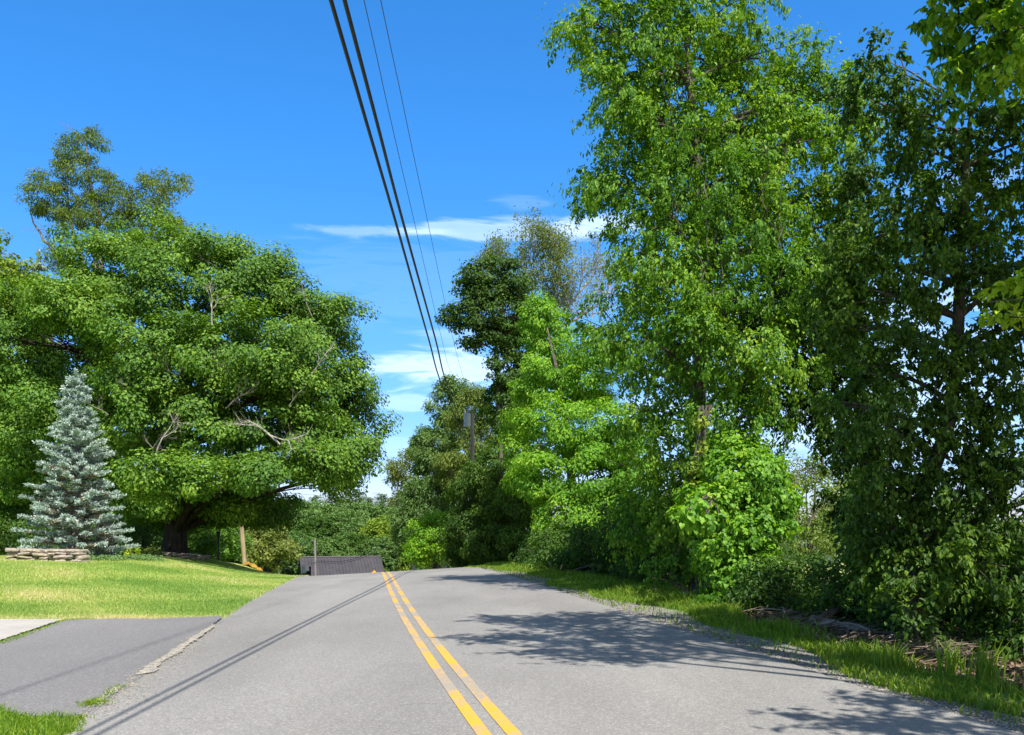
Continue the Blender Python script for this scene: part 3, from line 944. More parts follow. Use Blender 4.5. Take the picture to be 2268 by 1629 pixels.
tree('deciduous_tree', 'pale loose leaved tree directly behind the transformer pole', 'tree', 66, 1050,
     [(1060, 900, 40, 36, 66, 1.3), (1030, 925, 30, 40, 66, 1.1), (1085, 940, 26, 40, 66, 1.0), (1050, 985, 40, 40, 66, 1.3), (1020, 1040, 45, 60, 66, 1.6), (1090, 890, 20, 22, 66, .7)],
     [(1052, 1150, 66), (1052, 1020, 66), (1065, 880, 66)], [.2, .15, .1, .03], 'ash', 105, .45, 90, .24, 'pale_bark', shape='lance', dens=.6, flat=.8, droop=.5, twigs=16, up=.35, jit=.8, rshift=.1)
shrub('bush', 'bright green bush at the road edge just beyond the crest', 60, 960, [(945, 1190, 42, 34, 60, 1.3), (985, 1205, 38, 36, 59, 1.3), (935, 1225, 34, 26, 59, 1.0), (965, 1160, 34, 22, 61, 1.0), (1000, 1170, 30, 30, 61, 1.0)], 'bright', 107, .4, 60, .16, shape='ovate')
# tall dark maple with visible trunk
tree('maple_tree', 'tall dark tree with a long bare trunk and leaves bunched at its top', 'tree', 54, 1108,
     [(1055, 612, 36, 18, 54, .8), (1090, 640, 45, 26, 54, 1.2), (1030, 690, 40, 20, 54, .9), (1075, 705, 50, 26, 54, 1.2), (1120, 690, 48, 45, 54, 1.4), (1145, 635, 36, 30, 54, 1.0), (1130, 740, 38, 34, 54, 1.1), (1115, 590, 34, 20, 54, .8), (1010, 715, 22, 12, 54, .5), (1090, 745, 30, 18, 54, .7), (1118, 810, 26, 50, 53.6, .6), (1120, 900, 30, 55, 53.6, .6), (1038, 645, 20, 10, 54, .4), (1000, 705, 18, 8, 54, .4), (1060, 590, 22, 10, 54, .4), (1150, 700, 45, 60, 54.5, 1.2), (1070, 655, 40, 26, 54, 1.0), (1050, 755, 26, 12, 54, .6), (1150, 790, 30, 40, 55, .8), (1140, 860, 36, 60, 55, .9), (1100, 900, 30, 40, 55, .7), (1170, 740, 40, 40, 55, .8)],
     [(1108, 1000, 54), (1104, 860, 54), (1098, 780, 54), (1108, 690, 54), (1120, 600, 54)], [.19, .16, .13, .11, .09, .03], 'vine_dark', 111, .42, 110, .17, 'grey_bark', shape='tri2', dens=.40, flat=.5, up=.6, jit=.5, twigs=12, limb=.07, spread=1.25)
# half dead sparse tree
rg = np.random.default_rng(131)
bx = (1170 - CX0) / F * 56
base = V(bx, 56, gz(bx, 56))
sp3 = thing('deciduous_tree', base, 'half bare tree with thin grey twigs and a few rusty leaves', 'tree')
mb, tips = MB(), []
mb.tube(np.array([base - V(0, 0, .2), U(1165, 1000, 56), U(1150, 880, 56), U(1165, 780, 56)]), [.24, .20, .17, .14], 9)
for l_ in [[(1150, 900), (1110, 760), (1085, 680), (1080, 610)], [(1165, 800), (1185, 680), (1172, 600), (1185, 560)], [(1165, 800), (1215, 700), (1240, 630), (1230, 580)],
           [(1165, 800), (1240, 700), (1290, 640), (1320, 600)], [(1200, 740), (1270, 710), (1320, 680), (1350, 650)]]:
    P = np.array([U(x, y, 56 + rg.uniform(-.5, .5)) for x, y in l_])
    tt = np.linspace(0, 1, 12); ti = np.linspace(0, 1, len(P))
    P = np.stack([np.interp(tt, ti, P[:, k]) for k in range(3)], 1) + rg.normal(0, .05, (12, 3))
    mb.tube(P, np.linspace(.10, .02, 12), 6, cap=False)
    for j in range(3, 12):
        d0 = nrm(P[j] - P[j - 1])
        for _ in range(2):
            grow(mb, rg, P[j], nrm(d0 + rg.normal(0, .6, 3) + V(0, 0, .2)), rg.uniform(.8, 1.3), .030, 2, tips, .5, .3, (2, 3), .7, .75)
mb.build('trunk', M['pale_bark'], sp3, smooth=True)
print('tips', len(tips))
foliage('crown', sp3, M['olive'], 133, [(1160, 545, 55, 36, 56, 1.2), (1120, 590, 55, 40, 56, 1.3), (1190, 610, 60, 50, 56, 1.4), (1175, 680, 50, 50, 56, 1.2), (1250, 600, 50, 40, 56, 1.2), (1200, 520, 40, 26, 56, .8)], .45, 40, .19, shape='lance', dens=.34, flat=.8, up=.3, jit=.8, droop=.6)
tl = [t_ for t_ in tips if t_[0][0] < 5.5]
tipleaves('crown', M['olive'], sp3, rg, tips, 10, .2, .17, 'lance', .6)
tipleaves('crown', M['ash'], sp3, rg, [t_ for t_ in tips if t_[0][0] < 3.4], 18, .25, .19, 'lance', .75)
tipleaves('rusty_leaves', M['rust'], sp3, rg, tips, 5, .12, .13, 'lance', .12)

# bright tree filling the middle
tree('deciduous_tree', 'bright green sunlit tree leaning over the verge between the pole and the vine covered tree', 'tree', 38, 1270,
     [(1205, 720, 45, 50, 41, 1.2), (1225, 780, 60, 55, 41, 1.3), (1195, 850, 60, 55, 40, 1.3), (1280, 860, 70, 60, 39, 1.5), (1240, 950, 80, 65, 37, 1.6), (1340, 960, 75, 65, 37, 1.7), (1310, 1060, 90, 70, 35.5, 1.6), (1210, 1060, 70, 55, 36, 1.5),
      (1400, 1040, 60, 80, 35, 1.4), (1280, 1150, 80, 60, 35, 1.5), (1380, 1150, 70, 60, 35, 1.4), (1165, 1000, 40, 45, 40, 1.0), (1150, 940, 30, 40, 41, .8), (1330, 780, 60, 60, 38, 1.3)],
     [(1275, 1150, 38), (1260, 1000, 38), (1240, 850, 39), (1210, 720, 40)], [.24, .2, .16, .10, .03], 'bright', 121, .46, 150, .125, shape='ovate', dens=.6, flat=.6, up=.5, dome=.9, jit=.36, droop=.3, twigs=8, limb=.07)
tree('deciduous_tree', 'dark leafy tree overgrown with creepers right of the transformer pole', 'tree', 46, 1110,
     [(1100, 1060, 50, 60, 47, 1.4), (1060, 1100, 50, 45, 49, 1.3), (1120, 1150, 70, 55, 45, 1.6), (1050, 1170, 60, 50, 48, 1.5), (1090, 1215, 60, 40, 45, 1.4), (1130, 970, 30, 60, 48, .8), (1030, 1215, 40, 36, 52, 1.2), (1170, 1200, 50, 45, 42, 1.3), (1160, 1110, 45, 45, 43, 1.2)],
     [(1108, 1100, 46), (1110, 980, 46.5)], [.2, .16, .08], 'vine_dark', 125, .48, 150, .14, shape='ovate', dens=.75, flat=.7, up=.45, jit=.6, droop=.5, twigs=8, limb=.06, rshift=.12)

# the tall tree smothered in vines
vine_blobs = [
    (1320, 70, 65, 90, 20, .8), (1290, 40, 40, 50, 20, .5), (1440, 90, 110, 110, 20, 1.2), (1560, 60, 120, 90, 20.5, 1.2), (1690, 130, 90, 80, 20.5, 1.0), (1790, 190, 80, 75, 20.5, .9), (1860, 270, 50, 80, 20.5, .7),
    (1360, 230, 75, 110, 20, .9), (1480, 280, 120, 110, 19.5, 1.2), (1620, 280, 130, 110, 20, 1.3), (1750, 350, 110, 100, 20, 1.1), (1350, 400, 70, 70, 20, .8), (1440, 440, 100, 80, 19.5, 1.0),
    (1580, 430, 130, 90, 19, 1.1), (1700, 500, 120, 90, 19, 1.1), (1830, 500, 70, 110, 20, .8), (1500, 590, 110, 80, 18.5, 1.0), (1620, 640, 130, 90, 18, 1.0), (1390, 640, 70, 60, 19, .7), (1340, 720, 60, 55, 19.5, .7), (1430, 750, 100, 75, 18.5, .9),
    (1750, 640, 110, 90, 18.5, 1.0), (1560, 780, 120, 80, 18, .9), (1680, 800, 110, 90, 18, 1.0), (1480, 880, 90, 70, 18.5, .8), (1600, 930, 110, 75, 18, .9), (1720, 900, 80, 60, 18, .7), (1820, 720, 70, 80, 18.5, .7),
    (1430, 960, 55, 70, 20, .7), (1500, 1020, 70, 70, 19, .7), (1580, 1020, 70, 60, 18.5, .6), (1450, 1100, 60, 80, 20, .8), (1510, 1140, 70, 80, 19.5, .7), (1430, 1200, 60, 55, 20.5, .7), (1300, 60, 50, 60, 20.5, .6), (1545, 1190, 70, 75, 19.5, .6), (1500, 1255, 70, 55, 19.3, .6), (1585, 1110, 60, 60, 18.8, .5), (1500, -60, 170, 90, 20.5, 1.3), (1340, -70, 80, 80, 20.5, .8)]
vine_blobs += [(1868, 215, 46, 60, 20.3, .6, 1.6), (1880, 300, 42, 70, 20.3, .6, 1.6), (1850, 420, 60, 80, 20, .6, 1.4), (1700, 330, 120, 100, 19.3, .6, 1.3), (1480, 480, 100, 100, 19, .6, 1.3), (1570, 140, 180, 120, 21.4, .7, 1.3), (1740, 270, 110, 110, 21.2, .6, 1.2), (1400, 160, 90, 120, 21, .5, 1.2), (1530, 300, 170, 240, 21.6, .7, 1.3), (1660, 420, 160, 200, 21.6, .7), (1560, 700, 140, 220, 21.2, .7, 1.3), (1420, 560, 80, 120, 21, .6), (1460, 760, 110, 140, 21, .6)]
tree('vine_covered_tree', 'tallest roadside tree smothered in hanging vines with bright sunlit upper leaves', 'tree', 20.5, 1560, vine_blobs,
     [(1560, 1150, 20.5), (1540, 950, 20.2), (1560, 700, 20), (1550, 450, 20.2), (1530, 200, 20.5), (1510, -40, 20.8)], [.22, .20, .18, .15, .12, .08, .03],
     'vine', 141, .48, 220, .086, shape='ovate', dens=.46, flat=.8, up=.5, outw=.4, dome=1.0, jit=.42, spread=1.1, relief=.22, droop=.9, twigs=8, limb=.06, twr=.012, sub=5, cull=.65, inner=.4)
vt = bpy.data.objects['vine_covered_tree']
rg = np.random.default_rng(900)
mb = MB()
for k in range(26):
    x = rg.uniform(1440, 1800); y0 = rg.uniform(300, 900); Y = rg.uniform(18, 20)
    P = [U(x, y0, Y)]
    for j in range(9):
        P.append(P[-1] + V(rg.normal(0, .07), rg.normal(0, .05), -rg.uniform(.12, .3)))
    mb.tube(np.array(P), .012, 4, cap=False)
mb.build('vine', M['bark'], vt)
rg = np.random.default_rng(901)

# heap of vines, sunlit, at its foot
shrub('vine_thicket', 'bright lime green vine thicket with heart shaped leaves at the foot of the tall tree', 17, 1640,
      [(1650, 1060, 85, 70, 17.2, .7), (1700, 1090, 55, 60, 17.2, .5), (1620, 1130, 70, 60, 17, .6), (1660, 1190, 65, 60, 16.8, .6), (1600, 1230, 50, 50, 16.8, .5), (1650, 1270, 70, 50, 16.6, .5), (1560, 1110, 45, 30, 16.6, .3), (1620, 1010, 60, 40, 17.6, .5), (1730, 1140, 35, 55, 17, .4), (1620, 1320, 60, 30, 16.4, .4)],
      'bright', 151, .22, 75, .078, shape='heart', dens=.66, flat=.8, up=.35, outw=.7, jit=.42, droop=.8, cat='vine thicket')
shrub('vine_thicket', 'spray of large heart shaped grape leaves sticking out of the dark hollow', 16, 1545,
      [(1540, 1122, 34, 22, 16, .2), (1515, 1150, 20, 22, 16, .15), (1570, 1150, 26, 20, 16, .2)], 'bright', 152, .2, 18, .125, shape='heart', dens=.4, flat=.7, up=.5, outw=.5, jit=.3, droop=.8, cat='vine thicket', hang=(1590, 1090, 16.6))
shrub('vine_thicket', 'yellowed hanging vine strand below the tall tree', 16.5, 1545,
      [(1548, 985, 14, 30, 16.5, .15), (1535, 1040, 16, 28, 16.5, .15), (1560, 940, 10, 26, 16.6, .12)], 'maple2', 153, .14, 14, .08, shape='heart', dens=.3, flat=1, up=.2, outw=.5, jit=.5, droop=1.2, cat='vine thicket', hang=(1565, 900, 17))
# low undergrowth along the edge of the wood
UG = [
    ('dark shaded bramble bush in the hollow under the bright tree', 31, 1240, [(1240, 1215, 60, 40, 31, .8), (1190, 1230, 40, 24, 34, .7)], 'vine_dark'),
    ('dark bush with arching twigs below the bright tree', 27, 1340, [(1340, 1200, 70, 55, 27, .9), (1390, 1240, 60, 36, 26, .7), (1300, 1235, 50, 30, 28, .7)], 'vine_dark'),
    ('shaded green bush left of the lime green vine thicket', 22, 1470, [(1460, 1240, 60, 50, 22, .6), (1520, 1260, 50, 45, 21, .6), (1410, 1265, 45, 24, 23, .5)], 'vine_dark'),
    ('low dark green bush right of the vine thicket in front of the gap', 15.5, 1740, [(1720, 1290, 70, 50, 15.5, .5), (1790, 1290, 60, 45, 15.8, .5), (1690, 1330, 60, 28, 15, .4)], 'vine_dark'),
    ('sunlit weeds by the brown leaf litter', 20.5, 1500, [(1480, 1303, 26, 10, 20.5, .25), (1500, 1292, 14, 8, 20.5, .15)], 'bright'),
    ('dark bush behind the fallen log', 13.8, 1880, [(1860, 1290, 60, 50, 14.2, .5), (1920, 1320, 60, 40, 13.6, .5), (1960, 1250, 50, 50, 14, .5)], 'vine_dark'),
    ('dark green bush right of the leaning trunk', 11.5, 2140, [(2120, 1290, 80, 70, 12, .5), (2200, 1330, 80, 70, 11.5, .5), (2250, 1230, 60, 80, 11.8, .4), (2310, 1330, 80, 110, 11, .6)], 'vine_dark'),
    ('dark green thicket filling the space under the near tree', 12.8, 1990, [(1930, 1200, 70, 60, 13.4, .5), (2010, 1270, 80, 70, 13, .5), (2100, 1210, 80, 70, 13, .5), (2200, 1280, 90, 80, 12.6, .5), (2060, 1350, 90, 45, 12.4, .4), (2200, 1380, 90, 50, 11.6, .4), (1900, 1330, 60, 40, 13.6, .4), (2300, 1300, 80, 110, 12.4, .5)], 'vine_dark'),
    ('shaded scrub behind the lime green vine thicket', 24, 1620, [(1600, 1200, 90, 70, 24, .9), (1500, 1180, 80, 80, 24, .9), (1680, 1240, 80, 50, 23, .8), (1400, 1180, 80, 80, 25, 1)], 'vine_dark'),
    ('leafy shaded scrub in the ditch just left of the fallen log', 14.6, 1760, [(1730, 1345, 50, 26, 14.8, .35), (1800, 1350, 50, 26, 14.2, .35), (1680, 1325, 40, 20, 15.4, .3)], 'near'),
    ('ragged green scrub below the near tree behind the twig heap', 11.6, 2080, [(2020, 1370, 50, 34, 11.8, .3), (2100, 1375, 60, 40, 11.4, .3), (2190, 1400, 60, 36, 11, .3), (1960, 1360, 40, 26, 12.4, .25)], 'near'),
    ('small green plants hiding the foot of the near tree trunk', 10.3, 2035, [(2015, 1400, 30, 30, 10.3, .15), (2055, 1415, 34, 26, 10.2, .15), (2030, 1360, 30, 30, 10.4, .15)], 'near'),
    ('dark scrub at the back of the verge under the bright tree', 29, 1240, [(1230, 1232, 50, 18, 30, .5), (1290, 1240, 50, 18, 28, .5), (1360, 1255, 50, 16, 26, .4)], 'vine_dark'),
    ('dark low bush at the right edge of the picture', 10.2, 2230, [(2240, 1420, 60, 40, 10.2, .3), (2320, 1450, 70, 60, 10, .4)], 'vine_dark'),
]
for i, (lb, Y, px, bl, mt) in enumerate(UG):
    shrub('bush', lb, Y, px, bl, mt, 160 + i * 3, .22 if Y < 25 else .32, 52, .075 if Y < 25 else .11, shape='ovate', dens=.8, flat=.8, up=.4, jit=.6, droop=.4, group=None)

# dark tree filling the middle between the tall and the near one
mid_raw = [(1905, 450, 48, 80, 15.8, .5), (1890, 370, 36, 50, 15.8, .4), (1830, 640, 80, 80, 15.4, .6), (1740, 700, 90, 70, 15.4, .6), (1880, 760, 80, 80, 15, .6), (1790, 810, 90, 70, 15.2, .6), (1690, 860, 70, 60, 15.6, .5), (1850, 900, 80, 70, 14.8, .5), (1640, 720, 70, 50, 15.8, .5),
             (1900, 560, 60, 70, 15.4, .5), (1760, 590, 70, 50, 15.8, .5), (1940, 880, 70, 70, 14.8, .5), (1560, 690, 60, 36, 16, .4), (1920, 1010, 70, 70, 14.6, .5), (1900, 1120, 70, 70, 14.4, .5), (1950, 1210, 80, 80, 14.2, .5), (1780, 920, 60, 45, 15, .4)]
mid_blobs = [(a_, b_, c_, d_, e_ * 1.22, f_ * 1.2) for (a_, b_, c_, d_, e_, f_) in mid_raw]
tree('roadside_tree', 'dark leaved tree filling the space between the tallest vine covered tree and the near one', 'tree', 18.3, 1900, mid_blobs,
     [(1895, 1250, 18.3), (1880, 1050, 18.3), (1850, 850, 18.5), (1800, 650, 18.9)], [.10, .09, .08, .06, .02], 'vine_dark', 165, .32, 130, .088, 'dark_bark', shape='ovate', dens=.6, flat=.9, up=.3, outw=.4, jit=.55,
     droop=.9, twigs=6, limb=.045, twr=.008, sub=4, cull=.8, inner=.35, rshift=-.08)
# near right tree
near_blobs = [
    (1950, 150, 50, 50, 12.5, .3), (1930, 220, 50, 50, 12.5, .3), (2010, 240, 65, 70, 12.4, .45), (2110, 330, 100, 90, 12.4, .6), (2220, 280, 80, 90, 12.2, .55), (2010, 330, 50, 50, 12.5, .35), (2190, 460, 90, 70, 12.2, .5),
    (2060, 470, 90, 65, 12.2, .5), (1950, 520, 75, 65, 12.4, .45), (1880, 580, 60, 60, 12.8, .4), (2100, 590, 110, 75, 12, .55), (1960, 650, 90, 70, 12.2, .5), (2220, 620, 80, 80, 12, .5), (1890, 720, 60, 60, 12.6, .4), (2020, 760, 90, 65, 12, .5),
    (2160, 760, 80, 70, 12, .5), (1930, 830, 70, 60, 12.4, .4), (2070, 880, 90, 60, 12, .5), (2200, 900, 80, 70, 12, .45), (1960, 940, 90, 60, 12.2, .45), (2080, 1000, 90, 65, 12, .5), (2210, 1030, 80, 80, 12, .5), (1900, 1020, 60, 50, 12.5, .35), (1980, 1080, 80, 60, 12.2, .45),
    (2110, 1120, 100, 65, 12, .5), (1950, 1160, 60, 60, 12.4, .4), (2040, 1200, 90, 60, 12.2, .5), (2190, 1180, 90, 60, 12, .5), (2030, 1290, 80, 60, 12, .5), (2140, 1250, 90, 60, 11.8, .5), (1960, 1260, 60, 60, 12.4, .4), (2230, 1280, 80, 70, 11.6, .5), (1880, 900, 60, 60, 12.6, .4), (1870, 640, 50, 60, 12.8, .4), (2350, 300, 120, 200, 12, .8), (2360, 700, 120, 200, 12, .8), (2360, 1080, 120, 180, 12, .8), (2300, 80, 90, 90, 12.4, .6)]
near_blobs = [(a_, b_, c_, d_, e_ * .88, f_) for (a_, b_, c_, d_, e_, f_) in near_blobs]
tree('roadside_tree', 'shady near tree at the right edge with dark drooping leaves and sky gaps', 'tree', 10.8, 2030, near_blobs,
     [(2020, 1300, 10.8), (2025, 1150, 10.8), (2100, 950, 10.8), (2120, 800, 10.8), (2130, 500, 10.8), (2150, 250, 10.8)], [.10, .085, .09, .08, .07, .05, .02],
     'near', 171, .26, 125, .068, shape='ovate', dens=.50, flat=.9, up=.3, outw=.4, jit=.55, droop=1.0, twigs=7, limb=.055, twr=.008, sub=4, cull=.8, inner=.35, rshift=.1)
# close overhanging tree (crown mostly above and right of the frame) that shades the road
over = [
    (2500, 60, 130, 110, 8.6, .6), (2150, 50, 85, 75, 8.6, .35), (2215, 130, 70, 80, 8.4, .35), (2250, 60, 70, 70, 8.2, .35), (2090, 30, 40, 40, 8.6, .2), (2110, -30, 80, 60, 8.6, .4), (2250, -20, 80, 70, 8.6, .4)]
o = tree('roadside_tree', 'olive leaved branches hanging into the top right corner of the picture', 'tree', 7.5, 2620, over, [(2600, 900, 7.6), (2450, 300, 8.0), (2330, 60, 8.4)], [.15, .13, .10, .05], 'vine', 181, .22, 60, .095,
         shape='ovate', dens=.6, flat=.8, up=.4, outw=.3, jit=.55, droop=.9, twigs=8, limb=.05, twr=.007, sub=4, rshift=.1)
o = tree('roadside_tree', 'yellow green sunlit leafy branch reaching in at the middle of the right edge', 'tree', 7.0, 2560, [(2245, 640, 36, 24, 8, .15), (2190, 670, 34, 18, 8, .12), (2260, 690, 40, 22, 8, .15), (2320, 640, 50, 50, 7.8, .25), (2215, 705, 26, 14, 8, .1)],
         [(2540, 1100, 7.2), (2450, 800, 7.4), (2360, 680, 7.8)], [.07, .06, .04, .02], 'lime', 184, .14, 26, .085, shape='ovate', dens=.36, flat=.7, up=.5, outw=.3, jit=.5, droop=.7, twigs=6, limb=.03, twr=.005, sub=3)


def offtree(label, base, blobs3, seed, mat='vine'):
    """crowns given in metres, for the trees beside and behind the camera that shade the road"""
    o = thing('roadside_tree', V(base[0], base[1], gz(*base)), label, 'tree')
    bl = [((x / y * F + CX0) if abs(y) > .01 else 0, HY - (z - EYE) / y * F, r / y * F, rz / y * F, y, ry) for (x, y, z, r, ry, rz) in blobs3]
    rg_ = np.random.default_rng(seed)
    C, O, I, bb = [], [], [], [(V(x, y, z), V(r, ry, rz)) for (x, y, z, r, ry, rz) in blobs3]
    P, Dn, Nn = [], [], []
    mb = MB()
    b0 = V(base[0], base[1], gz(*base) - .1)
    tip = np.mean([c for c, R in bb], axis=0)
    T = np.array([b0, b0 + (tip - b0) * V(.2, .2, .5), b0 + (tip - b0) * V(.6, .6, 1)])
    mb.tube(T, [.24, .18, .09], 10)
    for (c, R) in bb:
        mb.tube(arc(T[1], c, rg_, 7, .08), np.linspace(.08, .02, 7), 6, cap=False)
        n = int(34 * max(R) ** 1.5)
        cc = c + nrm(rg_.normal(size=(n, 3))) * R * (rg_.random(n) ** .4)[:, None]
        for q_ in cc[:10]:
            mb.tube(arc(c, q_, rg_, 5, .08), np.linspace(.018, .005, 5), 4, cap=False)
        k = 42
        tw = nrm(rg_.normal(size=(n, 4, 3)))
        idx = np.repeat(np.arange(n), k)
        s_ = rg_.random(len(idx)) ** .6
        q2 = tw[idx, rg_.integers(0, 4, len(idx))] * s_[:, None] * .42 + rg_.normal(0, .03, (len(idx), 3))
        P.append(cc[idx] + q2)
    P = np.concatenate(P)
    m = len(P)
    leaves('crown', M[mat], o, P, rg_.normal(size=(m, 3)) + V(0, 0, -1), rg_.normal(size=(m, 3)) * .6 + V(0, 0, .6), .11 * rg_.uniform(.6, 1.2, m), rg_.random(m), 'ovate')
    mb.build('trunk', M['bark'], o, smooth=True)


offtree('roadside tree beside the camera whose high boughs overhang the right lane', (6.2, 4.0),
        [(2.0, 7.6, 7.5, .9, .8, .5), (2.9, 9.0, 8.0, 1.0, .8, .5), (2.7, 6.4, 7.2, .8, .9, .5), (3.7, 10.0, 8.5, .9, .9, .6), (4.2, 7.6, 8.2, 1.2, 1.2, .8), (5.4, 7.4, 9.4, 1.5, 1.3, 1.1), (4.2, 5.6, 9.2, 1.2, 1.1, 1.0), (3.3, 9.4, 8.3, 1.0, .9, .55), (3.3, 7.6, 7.9, 1.0, .9, .6), (2.2, 9.6, 8.2, .8, .7, .45), (6.8, 7.2, 8.6, 1.5, 1.2, 1.3), (7.0, 7.4, 9.6, 1.4, 1.2, 1.3)], 201)
offtree('roadside tree just behind the camera on the wooded side of the road', (6.4, -1.5),
        [(4.2, 3.5, 5.6, .8, .5, .4), (5.1, 4.3, 5.7, .9, .6, .4), (5.6, 3.4, 5.8, .9, .7, .5), (4.8, 2.8, 5.4, .8, .5, .4), (5.4, .2, 6.6, 1.3, 1.3, 1.1), (6.6, -1.5, 8.0, 1.6, 1.6, 1.5), (5.2, -2.2, 7.0, 1.3, 1.2, 1.1), (7.6, .6, 6.6, 1.4, 1.4, 1.4)], 203)

# trees seen through the gap on the right, by the field
shrub('small_tree', 'pale green small tree standing in the sunlit field beyond the gap in the wood', 48, 1790,
      [(1790, 1130, 60, 60, 48, 1.5), (1740, 1090, 50, 60, 48, 1.4), (1830, 1100, 40, 60, 48, 1.2), (1780, 1190, 70, 40, 47, 1.3), (1740, 1180, 50, 50, 47, 1.2), (1720, 1020, 26, 40, 50, .9), (1790, 1040, 40, 30, 49, 1.0)], 'ash', 211, .5, 55, .16, cat='tree', dens=.42, shape='ovate')
o = bpy.data.objects['small_tree']
deadwood(o, 390, [(1790, 1180, 46, 1785, 1080, 1.4, .07, 3), (1760, 1080, 46, 1790, 990, 1.3, .05, 3), (1735, 1000, 46, 1740, 930, 1.2, .05, 2), (1800, 1130, 46, 1850, 1070, 1.0, .03, 2)])
for i, (px, Y, w, h, lb) in enumerate([(1960, 75, 70, 70, 'distant round tree beyond the field, seen under the near tree'), (2120, 80, 80, 60, 'distant tree beyond the field near the right edge'), (1880, 70, 50, 60, 'distant tree beyond the field right of the gap')]):
    shrub('distant_tree', lb, Y, px, [(px, 1150, w, h, Y, 2.4), (px - 40, 1180, w * .7, 40, Y, 2)], 'far', 220 + i, .8, 60, .26, cat='tree', group='distant trees beyond the field')

# ------------------------------------------------------------------ far wood down the valley
def far_mesh(seed, kind):
    rg_ = np.random.default_rng(seed)
    P, D, N, S = [], [], [], []
    mb = MB()
    if kind == 'pine':
        H, R = 15, 4.2
        mb.tube(np.array([V(0, 0, -.3), V(0, 0, H)]), [.25, .04], 6)
        for w in range(22):
            f = w / 22
            h = H * (.18 + .82 * f)
            for b_ in range(11):
                a = rg_.uniform(0, 6.28)
                L = (R * (1 - f) ** .72 + .10) * rg_.uniform(.4, 1.2)
                n = int(26 + 26 * (1 - f))
                s_ = rg_.uniform(.05, 1, n); hj = h + rg_.uniform(-.4, .4)
                p = np.stack([np.cos(a) * L * s_, np.sin(a) * L * s_, hj + .35 * L * s_ ** 2], 1) + rg_.normal(0, .07 + .09 * L, (n, 3))
                P.append(p); D.append(nrm(V(math.cos(a), math.sin(a), .5) + rg_.normal(0, .5, (n, 3)))); S.append(rg_.uniform(.3, .55, n) * (.6 + .5 * (1 - f)))
                mb.tube(np.array([V(0, 0, h), V(math.cos(a) * L, math.sin(a) * L, h + .35 * L)]), [.04, .02], 4, cap=False)
        shape = 'lance'
    else:
        H = 11
        lob = [(V(0, 0, 7), V(3.2, 3.2, 3.4))] + [(V(rg_.uniform(-2.4, 2.4), rg_.uniform(-2.4, 2.4), rg_.uniform(3.5, 9)), V(*(rg_.uniform(1.3, 2.2, 3)))) for _ in range(12)]
        mb.tube(np.array([V(0, 0, -.3), V(.1, 0, 3), V(0, .1, 8)]), [.3, .22, .08], 7)
        for c, R in lob:
            mb.tube(np.array([V(0, 0, 3), (c + V(0, 0, 3)) / 2, c]), [.12, .08, .03], 5, cap=False)
            n = int(22 * (R.mean()) ** 2)
            u = nrm(rg_.normal(size=(n, 3)))
            cc = c + u * R * rg_.uniform(.8, 1.1, n)[:, None]
            idx = np.repeat(np.arange(n), 24)
            q_ = nrm(rg_.normal(size=(len(idx), 3))) * (rg_.random(len(idx)) ** .5)[:, None] * .55 * V(1, 1, .6)
            P.append(cc[idx] + q_); D.append(nrm(u[idx] + rg_.normal(0, .6, (len(idx), 3)) + V(0, 0, -.2))); S.append(rg_.uniform(.18, .36, len(idx)))
        shape = 'tri2'
    P = np.concatenate(P); D = np.concatenate(D); S = np.concatenate(S)
    nor = rg_.normal(size=(len(P), 3)) * .6 + V(0, 0, .8) + nrm(P - V(0, 0, 6)) * .4
    return P, D, nor, S, shape, mb


protos = {}
for key, kind, mt, sd_ in (('a', 'dec', 'far', 401), ('b', 'dec', 'far', 402), ('y', 'dec', 'far_y', 403), ('d', 'dec', 'vine_dark', 404), ('p', 'pine', 'pine', 405), ('q', 'pine', 'pine', 406)):
    P, D, N_, S_, shp, mb = far_mesh(sd_, kind)
    protos[key] = (P, D, N_, S_, shp, mb, mt)
proto_obj = {}


def far_tree(key, x, y, z, s_, rot, label, group, sz=1.0):
    name = 'pine_tree' if key in 'pq' else 'deciduous_tree'
    root = thing(name, (x, y, z), label, 'tree', group)
    root.rotation_euler = (0, 0, rot)
    root.scale = (s_, s_, s_ * sz)
    if key not in proto_obj:
        P, D, N_, S_, shp, mb, mt = protos[key]
        c = leaves('crown', M[mt], None, P, D, N_, S_, np.random.default_rng(9).random(len(P)), shp)
        t_ = mb.build('trunk', M['bark'], None, smooth=True)
        proto_obj[key] = (c, t_)
        parts = (c, t_)
    else:
        parts = []
        for p_ in proto_obj[key]:
            q_ = p_.copy(); col.objects.link(q_); parts.append(q_)
    for p_ in parts:
        p_.parent = root
        p_.location = (0, 0, 0)
    return root


rgf = random.Random(4)
